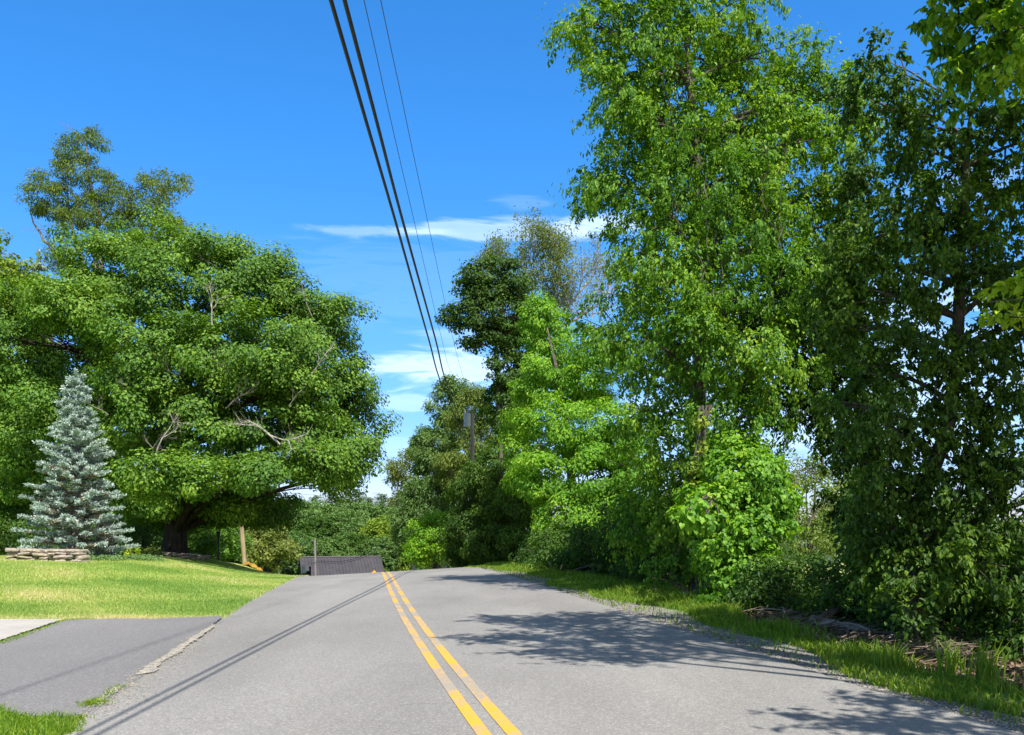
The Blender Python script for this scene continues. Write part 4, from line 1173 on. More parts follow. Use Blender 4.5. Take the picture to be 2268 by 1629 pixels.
# (proto, px, top row, Y, width scale, label)
FAR = [
    ('p', 735, 1092, 165, 'far pine with the tallest top left of the gap in the wood'), ('q', 795, 1096, 170, 'far pine whose ragged top stands in the middle of the valley skyline'), ('p', 845, 1100, 172, 'far pine at the right end of the valley skyline'),
    ('q', 700, 1104, 168, 'far pine low on the skyline below the maple branches'), ('p', 765, 1104, 175, 'far pine between the two taller pines on the skyline'), ('q', 865, 1108, 180, 'far pine on the skyline beside the olive green tree'), ('q', 820, 1108, 165, 'far pine slightly in front on the valley skyline'),
    ('p', 660, 1110, 175, 'far pine above the left end of the valley wood'), ('q', 620, 1112, 180, 'far pine at the extreme left of the valley wood'),
    ('y', 855, 1142, 130, 'yellow green rounded tree at the right of the valley wood above the barn'), ('y', 872, 1170, 126, 'smaller yellow green tree touching the dark roadside wood'),
    ('a', 800, 1150, 132, 'dense dull green tree above the right half of the barn roof'), ('b', 760, 1140, 140, 'tall rounded green tree above the middle of the barn roof'), ('d', 715, 1140, 138, 'dark green tree behind the thin pole by the barn'),
    ('a', 665, 1128, 142, 'green tree behind the left end of the barn roof'), ('d', 625, 1150, 128, 'dark green tree between the pale pole and the barn'), ('b', 690, 1120, 155, 'rounded green tree higher on the valley side left of the pines'), ('a', 740, 1118, 158, 'rounded green tree below the tallest pine'),
    ('b', 800, 1122, 156, 'rounded green tree below the middle pine'), ('a', 850, 1122, 155, 'rounded green tree at the foot of the right hand pines'), ('a', 590, 1128, 140, 'green tree showing behind the olive green bush'), ('d', 560, 1130, 136, 'dark tree behind the pale wooden pole'),
    ('b', 520, 1128, 138, 'green tree behind the black lamp post'), ('a', 470, 1130, 130, 'green tree seen under the maple right of its trunk'), ('b', 430, 1130, 132, 'green tree seen just right of the maple trunk'), ('a', 330, 1130, 120, 'green tree seen left of the maple trunk'), ('d', 380, 1125, 128, 'dark tree directly behind the maple trunk'),
    ('d', 780, 1178, 122, 'low dull green tree just behind the barn roof'), ('a', 700, 1185, 120, 'low green tree behind the left half of the barn roof'), ('b', 840, 1190, 120, 'low green tree at the right end of the barn roof'), ('a', 260, 1120, 118, 'green tree behind the right side of the blue spruce'),
    ('b', 20, 1115, 110, 'green tree far behind the left end of the stone wall'), ('d', 130, 1118, 112, 'dark tree behind the left side of the blue spruce'), ('a', 745, 1190, 119, 'low green tree behind the thin pole'), ('a', 652, 1180, 116, 'low green tree left of the barn')]
for i, (k, px, top, Y, lb) in enumerate(FAR):
    x = (px - CX0) / F * Y
    z = gz(x, Y)
    ztop = EYE + (HY - top + (10 if k in 'pq' else 14 if Y > 138 else 4)) / F * Y
    H = 15.3 if k in 'pq' else 10.8
    sc = (ztop - z) / H
    wsc = max(sc, .62)
    r = far_tree(k, x, Y, z, wsc, rgf.uniform(0, 6.28), lb, 'trees of the far wood in the valley')
    if k in 'pq': wsc *= 1.55
    r.scale = (wsc, wsc, sc)

# more wood behind the right hand trees so no bare horizon shows between trunks
for i, (px, Y, top, lb) in enumerate([(1040, 120, 1120, 'tree deep in the roadside wood behind the transformer pole'), (1150, 110, 1100, 'tree deep in the roadside wood behind the tall bare trunk'), (1300, 100, 1090, 'tree deep in the wood behind the bright green tree'),
                                      (1450, 95, 1095, 'tree deep in the wood behind the hollow'), (1600, 95, 1090, 'tree behind the lime green vine thicket beyond the field'), (980, 110, 1130, 'tree deep in the wood behind the bush at the crest')]):
    x = (px - CX0) / F * Y; z = gz(x, Y)
    sc = (EYE + (HY - top) / F * Y - z) / 10.8
    r = far_tree('ab'[i % 2], x, Y, z, sc, rgf.uniform(0, 6), lb, 'trees behind the roadside wood')

# ------------------------------------------------------------------ stone walls
def stones(name, label, segs, seed, parent=None):
    """segs: (x0,y0,x1,y1,h) runs in metres; flat field stones laid in rough courses"""
    rg_ = np.random.default_rng(seed)
    mb = MB()
    mid = None
    for (x0, y0, x1, y1, h, sw, sh) in segs:
        a, b_ = V(x0, y0), V(x1, y1)
        L = np.linalg.norm(b_ - a); d = (b_ - a) / L
        ang0 = math.atan2(d[1], d[0])
        zc = 0
        while zc < h:
            th = rg_.uniform(.7, 1.3) * sh
            u = rg_.uniform(-.1, 0)
            while u < L:
                w = rg_.uniform(.5, 1.5) * sw
                p = a + d * (u + w / 2)
                z = gz(p[0], p[1])
                # squashed, chipped icosphere-like slab
                nu, nv = 9, 5
                vs, fs = [], []
                dep = rg_.uniform(.22, .34)
                tl = rg_.normal(0, .10)
                offs = rg_.normal(0, .035)
                for iv in range(nv):
                    ph = math.pi * (iv / (nv - 1) - .5)
                    for iu in range(nu):
                        th_ = 2 * math.pi * iu / nu
                        cxv = math.copysign(abs(math.cos(ph)) ** .35, 1)
                        X = math.copysign(abs(math.cos(th_)) ** .55, math.cos(th_)) * cxv * w * .54 * rg_.uniform(.86, 1.05)
                        Yv = math.copysign(abs(math.sin(th_)) ** .55, math.sin(th_)) * cxv * dep * rg_.uniform(.86, 1.06)
                        Z = math.copysign(abs(math.sin(ph)) ** .6, math.sin(ph)) * th * .56 * rg_.uniform(.85, 1.05) + tl * X
                        vs.append((X, Yv, Z))
                for iv in range(nv - 1):
                    for iu in range(nu):
                        k = (iu + 1) % nu
                        fs.append((iv * nu + iu, iv * nu + k, (iv + 1) * nu + k, (iv + 1) * nu + iu))
                vs = np.array(vs)
                ca, sa = math.cos(ang0 + rg_.normal(0, .12)), math.sin(ang0 + rg_.normal(0, .12))
                W = np.stack([vs[:, 0] * ca - vs[:, 1] * sa + p[0] + offs * -sa, vs[:, 0] * sa + vs[:, 1] * ca + p[1] + offs * ca, vs[:, 2] + z + zc + th / 2 + .01 * rg_.normal()], 1)
                mb.add(W, fs)
                u += w * .98
            zc += th * .93
    P = np.concatenate(mb.v)
    base_ = P.mean(0); base_[2] = P[:, 2].min()
    o = mb.build(name, M['stone'])
    o.data.transform(__import__('mathutils').Matrix.Translation(Vector([-float(c) for c in base_])))
    o.location = Vector([float(c) for c in base_])
    return tag(o, label, 'stone wall')


w1 = U(22, 1250, 31.5); w2 = U(120, 1250, 31.5); w3 = U(118, 1250, 31.6); w4 = U(176, 1250, 31.2)
stones('stone_wall', 'low dry stacked wall of tan field stones in front of the blue spruce', [(w1[0], w1[1], w2[0], w2[1], .34, .38, .105), (w2[0], w2[1], w4[0], w4[1], .36, .36, .11)], 71)
w5 = U(352, 1245, 43.5); w6 = U(405, 1245, 43.2); w7 = U(450, 1240, 45)
stones('stone_wall', 'short low stone edging in front of the maple trunk', [(w5[0], w5[1], w6[0], w6[1], .22, .40, .08), (w6[0], w6[1], w7[0], w7[1], .20, .36, .08)], 72)

# ------------------------------------------------------------------ poles, wires, barn and small things
def pole(name, label, x, y, z0, ztop, r0, r1, mat, lean=(0, 0)):
    o = thing(name, V(x, y, z0), label, 'utility pole')
    mb = MB()
    P = np.array([V(x, y, z0 - .3), V(x + lean[0] * .5, y + lean[1] * .5, (z0 + ztop) / 2), V(x + lean[0], y + lean[1], ztop)])
    tt = np.linspace(0, 2, 12)
    P = np.stack([np.interp(tt, [0, 1, 2], P[:, k]) for k in range(3)], 1)
    mb.tube(P, np.linspace(r0, r1, 12), 14)
    mb.build('post', mat, o, smooth=True)
    return o


PY = 59.0
tp = U(1046, 906, PY)
zb = gz(tp[0], PY)
po = pole('utility_pole', 'weathered grey utility pole carrying a transformer among the roadside trees', tp[0] + .05, PY, zb, tp[2], .17, .12, M['grey_pole'], (-.05, 0))
# transformer can on the pole's road side
tb_, tt_ = U(1035, 946, PY - .05), U(1035, 917, PY - .05)
mb = MB()
cxy = tb_[:2] - V(.0, .0)
zz = [tb_[2], tb_[2] + .03, tt_[2] - .06, tt_[2] - .05, tt_[2], tt_[2] + .05]
mb.tube(np.array([V(cxy[0], cxy[1], z) for z in zz]), [.20, .225, .225, .245, .245, .12], 20)
tr_ = mb.build('transformer', M['trafo'], po, smooth=False)
mb = MB()
for dx, dy in ((-.12, 0), (.02, -.08), (.10, .06)):
    mb = MB()
    mb.tube(np.array([V(cxy[0] + dx, cxy[1] + dy, tt_[2] + .03), V(cxy[0] + dx * 1.3, cxy[1] + dy * 1.3, tt_[2] + .30)]), [.04, .025], 8)
    mb.build('bushing', M['porcelain'], tr_)
mb = MB()
for zf in (.25, .7):
    mb = MB()
    z = tb_[2] + (tt_[2] - tb_[2]) * zf
    mb.box((cxy[0] + .2, PY, z), (.30, .06, .06))
    mb.build('bracket', M['metal'], po)
mb = MB()
pin = U(1046, 903, PY)
mb.tube(np.array([V(tp[0], PY, tp[2] - .05), V(tp[0], PY, tp[2] + .18)]), [.03, .05], 8)
mb.build('insulator', M['porcelain'], po)

# left pale pole
lp = U(543, 1252, 65)
lz = gz(lp[0], 65)
pole('utility_pole', 'pale tan wooden pole standing at the lawn edge right of the maple', lp[0], 65, lz, EYE + (HY - 985) / F * 65, .16, .12, M['pole_wood'], (-.75, 0))
# thin pole by the barn
mp = U(697, 1195, 95)
mz = gz(mp[0], 95)
po2 = pole('utility_pole', 'thin grey pole with cables in front of the dark barn roof', mp[0] + .12, 95, mz, mp[2], .14, .10, M['grey_pole'], (-.1, 0))
mb = MB()
mb.tube(np.array([V(mp[0], 95, mp[2] - .5), V(mp[0] + 1.6, 94.5, mz)]), .012, 4)
mb.build('guy_wire', M['wire'], po2)


def smoothpath(P, n=40):
    P = np.array(P, float)
    # Catmull-Rom
    out = []
    Q = np.vstack([2 * P[0] - P[1], P, 2 * P[-1] - P[-2]])
    m = len(P) - 1
    for i in range(m):
        p0, p1, p2, p3 = Q[i], Q[i + 1], Q[i + 2], Q[i + 3]
        for t_ in np.linspace(0, 1, max(2, n // m), endpoint=(i == m - 1)):
            out.append(.5 * ((2 * p1) + (-p0 + p2) * t_ + (2 * p0 - 5 * p1 + 4 * p2 - p3) * t_ ** 2 + (-p0 + 3 * p1 - 3 * p2 + p3) * t_ ** 3))
    return np.array(out)


def wire(name, label, P, r, mat, group=None, n=40, sides=8):
    P = smoothpath(P, n)
    mb = MB()
    c = P[0].copy()
    mb.tube(P - c, r, sides)
    o = mb.build(name, mat, smooth=True)
    o.location = Vector([float(k) for k in c])
    return tag(o, label, 'cable', group)


def ray(px, py, H):         # point at height H above the eye on that ray
    Y = H * F / (HY - py)
    return U(px, py, Y)


def back(P, Y):             # carry the near span straight on behind the camera, rising
    d = P[0] - P[1]
    k = (Y - P[0][1]) / d[1]
    q_ = P[0] + d * k
    q_[2] = P[0][2] + .0012 * (Y - P[0][1]) ** 2
    return q_


def span(pts, end, name, label, r, mat):
    P = [ray(x, y, h) for x, y, h in pts]
    m_ = (P[2][0] - P[0][0]) / (P[2][1] - P[0][1])
    bk = [V(P[0][0] + m_ * (Yb - P[0][1]), Yb, P[0][2] + .0010 * (P[0][1] - Yb) ** 2) for Yb in (-30, -15, -3)]
    return wire(name, label, bk + P + [end], r, mat, 'overhead lines running along the road', 64)


e1 = U(1042, 1002, PY)
span([(732.6, 0, 4.30), (813, 276, 4.27), (877.7, 497, 4.23), (949, 750, 4.16), (985, 870, 4.45)], e1, 'cable', 'leftmost thick black overhead cable along the road', .019, M['cable'])
e2 = U(1044, 988, PY)
span([(763, 0, 4.30), (836, 276, 4.27), (891.5, 488, 4.23), (964, 750, 4.16), (996, 870, 4.5)], e2, 'cable', 'second thick black overhead cable, right beside the leftmost one', .019, M['cable'])
e3 = U(1045, 910, PY)
span([(806, 0, 7.5), (855, 220, 7.45), (905, 437.5, 7.35), (978, 750, 7.3), (1000, 827, 7.3)], e3, 'power_line', 'thin overhead wire nearest the two thick cables', .0065, M['wire'])
e4 = U(1047, 902, PY)
span([(843, 0, 7.7), (886, 200, 7.65), (926, 391, 7.6), (1003, 750, 7.6), (1027, 840, 7.5)], e4, 'power_line', 'thin overhead wire on the far right of the four lines', .0065, M['wire'])
# from the transformer pole down to the pole by the barn
g2 = 'cables dropping from the transformer pole to the barn'
wire('cable', 'upper of two cables sloping down across the trees to the pole by the barn', [e1, U(1017, 1034, 63), U(880, 1174, 76), U(815, 1225, 84), U(760, 1243, 90), U(699, 1243, 95)], .022, M['cable'], g2, 60, 6)
wire('cable', 'lower of two cables sloping down across the trees to the pole by the barn', [U(1042, 1020, PY), U(1017, 1056, 63), U(885, 1184, 76), U(815, 1230, 84), U(760, 1247, 90), U(699, 1246, 95)], .018, M['cable'], g2, 60, 6)
wire('power_line', 'thin wire from the transformer pole crossing the sky towards the pale pole', [e3, U(940, 1062, 61), U(867, 1105, 62), U(730, 1099, 63.5), U(640, 1092, 64.5), U(533, 1075, 65)], .010, M['wire'], None, 40, 5)
wire('power_line', 'thin wire running left from the top of the pole by the barn', [U(697, 1196, 95), U(640, 1216, 90), U(590, 1228, 84)], .015, M['wire'], None, 20, 5)
wire('cable', 'cable running left below the barn roof from the thin pole', [U(699, 1246, 95), U(672, 1253, 92), U(620, 1262, 88), U(590, 1263, 84)], .022, M['cable'], None, 20, 5)

# barn with a ribbed dark steel roof, turned a little to the right
bo = U(663, 1235, 112)
ang = math.radians(17)
dv, sv = V(math.cos(ang), math.sin(ang), 0), V(math.sin(ang), -math.cos(ang), 0)
ridge_len, run, fall = 9.6, 4.6, 2.5
ra = bo.copy(); gzb = gz(bo[0], 112)
barn = thing('barn', V(bo[0] + 4.5, 112, gzb), 'low barn with a dark grey ribbed metal roof just beyond the crest of the road', 'barn')


def roofside(sgn):
    mb = MB()
    e = ra + sv * run * sgn - V(0, 0, fall)
    n_ = np.cross(dv, (e - ra)); n_ /= np.linalg.norm(n_)
    if n_[2] < 0: n_ = -n_
    q_ = [ra, ra + dv * ridge_len, e + dv * ridge_len, e]
    v = [p for p in q_] + [p - n_ * .10 for p in q_]
    mb.add(v, [(0, 1, 2, 3), (7, 6, 5, 4), (0, 4, 5, 1), (1, 5, 6, 2), (2, 6, 7, 3), (3, 7, 4, 0)])
    k = 25
    for i in range(k):
        c = ra + dv * (ridge_len * (i + .5) / k)
        w, h = .035, .05
        A, B = c + n_ * .002, c + (e - ra) + n_ * .002
        vs = [A - dv * w, A + dv * w, B + dv * w, B - dv * w, A - dv * w * .6 + n_ * h, A + dv * w * .6 + n_ * h, B + dv * w * .6 + n_ * h, B - dv * w * .6 + n_ * h]
        mb.add(vs, [(0, 3, 2, 1), (4, 5, 6, 7), (0, 4, 7, 3), (1, 2, 6, 5), (0, 1, 5, 4), (3, 7, 6, 2)])
    mb.build('roof_panel', M['roof'], barn)


roofside(1); roofside(-1)
mb = MB()
mb.tube(np.array([ra + V(0, 0, .03), ra + dv * ridge_len + V(0, 0, .03)]), .10, 6)
mb.build('ridge_cap', M['roof'], barn)
mb = MB()
for sgn in (1, -1):
    e = ra + sv * (run - .4) * sgn - V(0, 0, fall - .15)
    a_, b2 = e + dv * .3, e + dv * (ridge_len - .3)
    hh = a_[2] - gzb + .5
    c = (a_ + b2) / 2; c[2] = a_[2] - hh / 2 - .05
    mb.box(c, (ridge_len - .6, .15, hh), ang)
for k_ in (.3, ridge_len - .3):
    top = ra + dv * k_ - V(0, 0, .12)
    l_ = ra + dv * k_ + sv * (run - .45) - V(0, 0, fall - .1)
    r_ = ra + dv * k_ - sv * (run - .45) - V(0, 0, fall - .1)
    vs = []
    for off in (-.06, .06):
        vs += [top + dv * off, l_ + dv * off, V(l_[0], l_[1], gzb - .5) + dv * off, V(r_[0], r_[1], gzb - .5) + dv * off, r_ + dv * off]
    mb.add(vs, [(0, 1, 2, 3, 4), (9, 8, 7, 6, 5), (0, 5, 6, 1), (1, 6, 7, 2), (2, 7, 8, 3), (3, 8, 9, 4), (4, 9, 5, 0)])
mb.build('wall', M['board'], barn)

# white meter box on a post, and black mailbox, at the left road edge beyond the crest
p = U(673, 1270, 52)
gzz = gz(p[0], 52)
ub = thing('utility_box', V(p[0], 52, gzz), 'small white box on a post at the road edge left of the barn roof', 'utility box')
zt = U(673, 1256, 52)[2]
mb = MB(); mb.box((p[0], 52, zt - .16), (.22, .16, .34)); mb.box((p[0], 52, zt + .02), (.26, .20, .03)); mb.build('box', M['white'], ub)
mb = MB(); mb.box((p[0], 52.02, (gzz + zt - .33) / 2), (.09, .09, max(.3, zt - .33 - gzz + .2))); mb.build('post', M['board'], ub)
p = U(684, 1268, 53)
gzz = gz(p[0], 53)
zt = U(684, 1257, 53)[2]
mbx = thing('mailbox', V(p[0], 53, gzz), 'black mailbox on a dark post in front of the left end of the barn roof', 'mailbox')
mb = MB(); mb.box((p[0] + .07, 53, (gzz + zt) / 2), (.09, .09, zt - gzz + .1)); mb.build('post', M['black'], mbx)
mb = MB()
R_ = np.array([[0, -1, 0], [1, 0, 0], [0, 0, 1]])
L_ = np.array([V(p[0] - .36, 53, zt - .30), V(p[0] + .02, 53, zt - .30)])
mb.tube(L_, .10, 12); mb.box((p[0] - .17, 53, zt - .36), (.38, .20, .12)); mb.build('box', M['black'], mbx)
# dark lamp post
p = U(484, 1235, 56); gzz = gz(p[0], 56); zt = U(484, 1192, 56)[2]
lpz = thing('lamp_post', V(p[0], 56, gzz), 'thin black lamp post in front of the hedge right of the maple', 'lamp post')
mb = MB(); mb.tube(np.array([V(p[0], 56, gzz - .1), V(p[0], 56, zt)]), [.05, .035], 8); mb.build('post', M['black'], lpz)
mb = MB(); mb.tube(np.array([V(p[0], 56, zt), V(p[0], 56, zt + .06), V(p[0], 56, zt + .30), V(p[0], 56, zt + .34), V(p[0], 56, zt + .42)]), [.05, .08, .12, .15, .02], 6); mb.build('lantern', M['black'], lpz)
# yellow warning sign top beyond the crest
p = U(829, 1262, 62); gzz = gz(p[0], 62)
zt = U(829, 1257, 62)[2]
ws = thing('warning_sign', V(p[0], 62, gzz), 'yellow diamond road sign whose top corner shows over the crest beside the yellow lines', 'road sign')
mb = MB(); cz = zt - .42
R45 = np.array([[math.cos(.785), 0, math.sin(.785)], [0, 1, 0], [-math.sin(.785), 0, math.cos(.785)]])
mb.box((p[0], 62, cz), (.34, .01, .34), R=R45); mb.build('panel', M['sign'], ws)
mb = MB(); mb.box((p[0], 62.04, (gzz + cz) / 2), (.06, .05, abs(cz - gzz) + .3)); mb.build('post', M['metal'], ws)
# yellow tarp mound
p = U(570, 1266, 61); gzz = gz(p[0], 60)
nu, nv = 28, 12
vs = []
rgt = np.random.default_rng(12)
for j in range(nv):
    for i in range(nu):
        a = i / (nu - 1) * 2 - 1; b_ = j / (nv - 1) * 2 - 1
        x = p[0] + a * .62 + .03 * rgt.normal(); y = 60 + b_ * .6
        hgt = .27 * max(0, 1 - a * a * (1 if a < 0 else 1) - b_ * b_ * .8) ** .5 * (1 - .35 * a) + .04 * math.sin(9 * a + 3 * b_) + .02 * rgt.normal()
        vs.append((x, y, max(gz(x, y) - .05, gz(x, y) + hgt)))
ii = (np.arange(nv - 1)[:, None] * nu + np.arange(nu - 1)[None]).ravel()
o = npmesh('tarp', np.array(vs) - V(p[0], 60, gzz), np.stack([ii, ii + 1, ii + nu + 1, ii + nu], 1), M['tarp'], smooth=True)
o.location = (p[0], 60, gzz)
tag(o, 'low mound under a yellow tarp beside the foot of the pale wooden pole', 'tarp')


# ------------------------------------------------------------------ grass, gravel, litter, logs
def blades(name, x, y, h, w, mat, rg_, lean=.35, seg2=False, rnd=None, kind='stuff', label=None, cat=None):
    n = len(x)
    z = hz(x, y)
    a = rg_.uniform(0, 2 * math.pi, n)
    sx, sy = np.cos(a) * w / 2, np.sin(a) * w / 2
    la = rg_.uniform(0, 2 * math.pi, n)
    lm = np.abs(rg_.normal(0, lean, n)) * h
    lx, ly = np.cos(la) * lm, np.sin(la) * lm
    b = np.stack([x, y, z], 1)
    s_ = np.stack([sx, sy, 0 * sx], 1)
    up_ = np.stack([lx, ly, h], 1)
    if rnd is None: rnd = rg_.random(n)
    if seg2:
        mid = b + up_ * V(.35, .35, .6)
        tip = b + up_ * V(1.2, 1.2, .93)
        v = np.stack([b - s_, b + s_, mid + s_ * .8, mid - s_ * .8, tip], 1).reshape(-1, 3)
        k = np.arange(n)[:, None] * 5
        f = [k + np.array([[0, 1, 2, 3]]), k + np.array([[3, 2, 4]])]
        rn = np.concatenate([rnd, rnd])
    else:
        v = np.stack([b - s_, b + s_, b + up_], 1).reshape(-1, 3)
        f = [np.arange(n)[:, None] * 3 + np.array([[0, 1, 2]])]
        rn = rnd
    o = npmesh(name, v, f, mat, attrs=[('rnd', 'FACE', rn)])
    return tag(o, label, cat, kind=kind)


rg = np.random.default_rng(31)
n = 330000
Y = 14.3 + (50 - 14.3) * rg.random(n) ** 1.35
pxv = rg.uniform(-60, 700, n)
X = (pxv - CX0) / F * Y
tt_ = X - cx(Y)
front = 14.42 + .10 * np.sin(X * 1.7) + .5 * ss(X, -5.6, -4.4) * 1.0
keep = (tt_ < -2.93 - .35 * ss(Y, 24, 38) + rg.normal(0, .035, n)) & (Y > front) & (tt_ > -24)
X, Y = X[keep], Y[keep]
dens_n = np.sin(X * 1.1 + Y * .6) + np.sin(X * .37 - Y * .83 + 2) + np.sin(X * 2.3 + Y * 1.9) * .5
edge_d = np.minimum((Y - 14.4) / 1.2, 1)
bias = .15 * dens_n + .45 * (1 - edge_d) + .10 * ss(Y, 30, 42)
rn = np.clip(rg.random(len(X)) * .75 + bias, 0, 1)
hh = rg.uniform(.030, .062, len(X)) * (1 + .4 * (dens_n > 1.2))
blades('lawn_grass', X, Y, hh, .011 + .0007 * Y, M['grass'], rg, .45, rnd=rn)
# corner patch at bottom left
n = 16000
X = rg.uniform(-5.2, -2.9, n); Y = rg.uniform(5.0, 7.6, n)
bd = np.interp(X, [-5.4, -3.9, -3.56, -3.19, -3.0], [7.5, 7.24, 6.98, 6.85, 6.5])
keep = (Y < bd + .05 * np.sin(X * 9)) & (X < cx(Y) - 2.93 + .06 * np.sin(Y * 7))
X, Y = X[keep], Y[keep]
blades('lawn_grass', X, Y, rg.uniform(.04, .10, len(X)), .008, M['verge'], rg, .6, True, np.clip(rg.random(len(X)) * .9, 0, 1))
# sprigs in the pavement seams
sx_, sy_ = [], []
for (ax, ay, bx_, by_, k, wd) in [(272, 1520, 205, 1562, 200, .02), (215, 1556, 200, 1566, 300, .05), (170, 1590, 150, 1629, 500, .04), (155, 1372, 0, 1427, 1400, .045), (190, 1371, 145, 1376, 700, .07), (330, 1482, 470, 1384, 60, .03)]:
    a_, b_ = gp(ax, ay), gp(bx_, by_)
    u_ = rg.random(k)
    sx_.append(a_[0] + (b_[0] - a_[0]) * u_ + rg.normal(0, wd, k)); sy_.append(a_[1] + (b_[1] - a_[1]) * u_ + rg.normal(0, wd, k))
sx_, sy_ = np.concatenate(sx_), np.concatenate(sy_)
blades('seam_grass', sx_, sy_, rg.uniform(.02, .06, len(sx_)), .009, M['verge'], rg, .8, True)
# verge grass on the wooded side
n = 210000
Y = 6 + 44 * rg.random(n) ** 1.7
tq = rg.uniform(3.55, 7.6, n)
gm = np.sin(Y * 1.3) * .25 + np.sin(Y * .47 + 1) * .3
dn = np.where(tq < 4.05 + gm * .8, .07, np.where(tq < 4.75 + gm * .5 + .95 * ss(Y, 13, 19), 1.0, .04))
dn = np.where(Y < 12, dn * 1.0, dn)
pat = .5 + .5 * np.sin(Y * 3.1 + tq * 2.2) * np.sin(Y * 1.7 - tq * 3.3)
keep = rg.random(n) < dn * (.35 + .65 * pat)
Y, tq = Y[keep], tq[keep]
X = tq + cx(Y)
tall = ss(tq, 4.1, 4.8)
h = rg.uniform(.04, .10, len(X)) + tall * rg.uniform(.02, .14, len(X)) * (1 + .6 * np.sin(Y * 2.7))
blades('verge_grass', X, Y, h, .008 + .0006 * Y, M['verge'], rg, .5, True)
# taller grass tufts near the right corner
for i, (px, py, hh_, k, lb) in enumerate([(1975, 1490, .34, 60, 'tall green grass tuft on the verge left of the other two'), (2105, 1500, .42, 70, 'tall grass tuft with broad blades in the middle of the verge'), (2185, 1520, .45, 80, 'tallest grass tuft on the verge close to the right edge'), (1890, 1462, .26, 50, 'short dry grass tuft on the verge in front of the log')]):
    Yt = EYE * F / (py - HY); xt = (px - CX0) / F * Yt
    o = blades('grass_tuft', xt + rg.normal(0, .07, k), Yt + rg.normal(0, .06, k), rg.uniform(.5, 1, k) * hh_, .014, M['verge'], rg, .28, True, kind='thing', label=lb, cat='grass tuft')
    o['group'] = 'tall grass tufts on the verge'
# gravel shoulder stones
n = 19000
Y = 6 + 32 * rg.random(n) ** 2.0
tq = 3.5 + np.abs(rg.normal(.02, .26, n)) + .25 * rg.random(n) * (rg.random(n) < .4)
wide = (Y < 9.8)
tq = np.where(wide, 3.5 + np.abs(rg.normal(0, .42, n)), tq)
X = tq + cx(Y)
sz = rg.uniform(.005, .014, n)
oct_ = V([1, 0, 0], [-1, 0, 0], [0, 1, 0], [0, -1, 0], [0, 0, .7], [0, 0, -.7])
v = np.stack([X, Y, hz(X, Y) + sz * .25], 1)[:, None] + oct_[None] * sz[:, None, None] * rg.uniform(.6, 1.3, (n, 6, 1))
f = np.array([[0, 2, 4], [2, 1, 4], [1, 3, 4], [3, 0, 4], [2, 0, 5], [1, 2, 5], [3, 1, 5], [0, 3, 5]])
o = npmesh('gravel', v.reshape(-1, 3), (np.arange(n)[:, None, None] * 6 + f[None]).reshape(-1, 3), M['gravel'], attrs=[('rnd', 'FACE', np.repeat(rg.random(n), 8))])
tag(o, kind='stuff')
# loose grit along the driveway seam
n = 2600
ua = rg.random(n) ** .8
ax, ay = gp(476, 1386); bx_, by_ = gp(175, 1600)
k_ = np.sin(ua * 17) * .05
X = ax + (bx_ - ax) * ua + np.abs(rg.normal(0, .16, n)) * (rg.random(n) < .7) - rg.random(n) * .08 + k_; Y = ay + (by_ - ay) * ua + rg.normal(0, .12, n)
sz = rg.uniform(.002, .008, n)
v = np.stack([X, Y, np.full(n, .016)], 1)[:, None] + oct_[None] * sz[:, None, None] * rg.uniform(.6, 1.3, (n, 6, 1))
o = npmesh('grit', v.reshape(-1, 3), (np.arange(n)[:, None, None] * 6 + f[None]).reshape(-1, 3), M['sand'], attrs=[('rnd', 'FACE', np.repeat(rg.random(n), 8))])
tag(o, kind='stuff')
# leaf litter
n = 45000
Y = 8 + 22 * rg.random(n) ** 1.3; tq = rg.uniform(4.6, 10, n)
X = tq + cx(Y)
P = np.stack([X, Y, hz(X, Y) + rg.uniform(.005, .05, n)], 1)
o = leaves('leaf_litter', M['litter'], None, P, rg.normal(size=(n, 3)), rg.normal(size=(n, 3)) * .5 + V(0, 0, 1), rg.uniform(.04, .10, n), rg.random(n), 'ovate')
tag(o, kind='stuff')
# twigs of the brush heap
mb = MB()
for k in range(520):
    u = rg.random()
    if u < .7:
        px, py = rg.uniform(1880, 2160), 0
        py = np.interp(px, [1880, 2160], [1425, 1475]) + rg.uniform(-26, 18)
    else:
        px, py = rg.uniform(1560, 1860), 0
        py = np.interp(px, [1560, 1860], [1325, 1410]) + rg.uniform(-14, 10)
    Yt = EYE * F / (py - HY); xt = (px - CX0) / F * Yt
    a = rg.normal(.2, .7); L = rg.uniform(.15, .7)
    d = V(math.cos(a), math.sin(a) * .7, rg.uniform(-.05, .3)) * L
    p0 = V(xt, Yt, gz(xt, Yt) + rg.uniform(.01, .16))
    mb.tube(np.array([p0 - d / 2, p0 + V(*rg.normal(0, .03, 3)), p0 + d / 2]), [.011, .009, .004], 4)
o = mb.build('twigs', M['log'])
tag(o, 'heap of thin dead twigs and split wood in the ditch', kind='stuff')
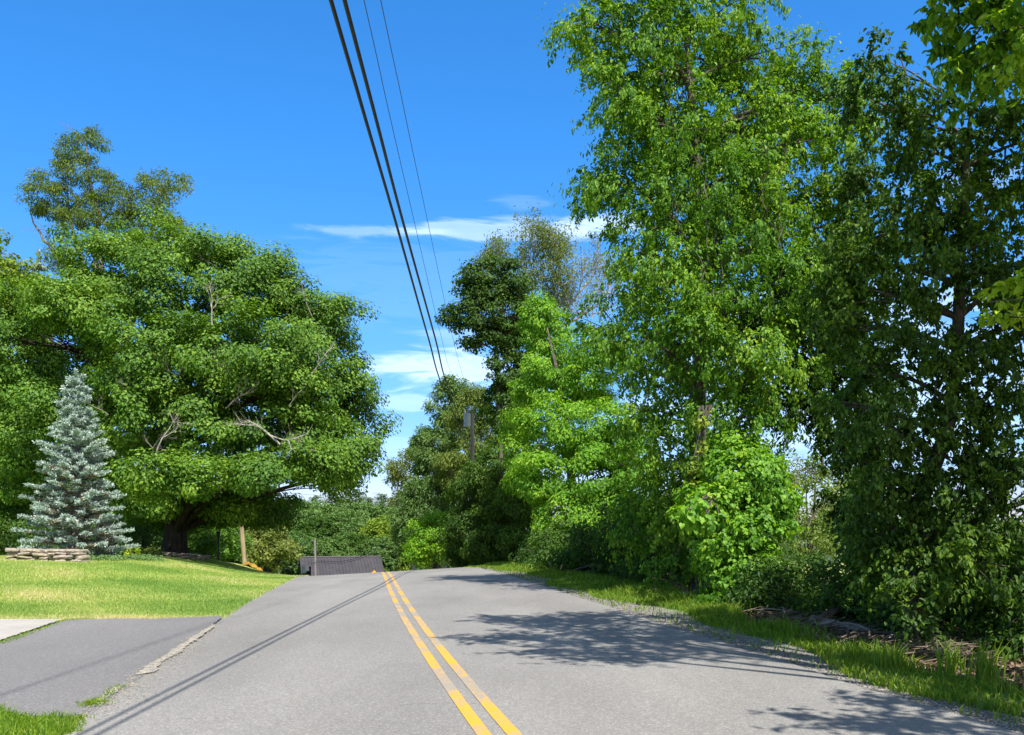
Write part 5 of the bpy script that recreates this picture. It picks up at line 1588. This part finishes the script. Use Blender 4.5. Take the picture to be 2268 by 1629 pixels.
# arching dead stems at the right
for nm, lb, spots, lim in [('cane_clump', 'arching dead canes leaning over the twig heap at the right', (2150, 1440, 11.0), 26), ('cane_clump', 'small spray of dead stalks above the brown litter', (1525, 1325, 18.5), 14)]:
    mb = MB()
    x0, y0, Yt = spots
    b0 = U(x0, y0, Yt); b0[2] = gz(b0[0], b0[1])
    for k in range(lim):
        a = rg.uniform(-.3, 3.4)
        L = rg.uniform(.5, 1.1)
        st0 = b0 + V(rg.normal(0, .12), rg.normal(0, .1), 0)
        tip = st0 + V(math.cos(a) * L * .9, -abs(math.sin(a)) * L * .3, L * rg.uniform(.25, .6))
        mb.tube(arc(st0, tip, rg, 8, .22), np.linspace(.007, .003, 8), 4)
    P = mb.build(nm, M['log'])
    tag(P, lb, 'dead canes')


def log(label, a, b_, r, seed, name='fallen_log'):
    rg_ = np.random.default_rng(seed)
    n_ = 16
    s_ = np.linspace(0, 1, n_)[:, None]
    P = a + (b_ - a) * s_ + rg_.normal(0, .012, (n_, 3))
    mb = MB()
    mb.tube(P - P[0], r * (1 - .45 * s_[:, 0]) * rg_.uniform(.8, 1.2, n_), 11, wob=.18, rng=rg_)
    for k in range(7):
        i = rg_.integers(1, n_ - 3)
        off = rg_.normal(0, r * .8, 3)
        q_ = P[i:i + 4] - P[0] + off
        mb.tube(q_, [.012, .02, .018, .005], 5)
    o = mb.build(name, M['log'])
    o.location = Vector([float(c) for c in P[0]])
    return tag(o, label, 'log')


def gl(px, py, dz):
    Yt = EYE * F / (py - HY); xt = (px - CX0) / F * Yt
    Yt2 = Yt
    return V(xt, Yt2, gz(xt, Yt2) + dz)


log('longest weathered grey log lying in the ditch below the shady near tree', gl(1800, 1395, .13), gl(2085, 1450, .06), .070, 91)
log('short pale split log in front of the longest log', gl(1905, 1430, .08), gl(2010, 1462, .05), .05, 92)
log('dark leaning dead limb pointing up left of the longest log', gl(1810, 1400, .12), gl(1900, 1372, .42), .06, 93)
log('reddish brown rotten branch among litter below the tall tree', gl(1500, 1325, .05), gl(1590, 1312, .16), .035, 94, 'dead_branch')
print('leaves total', NL)
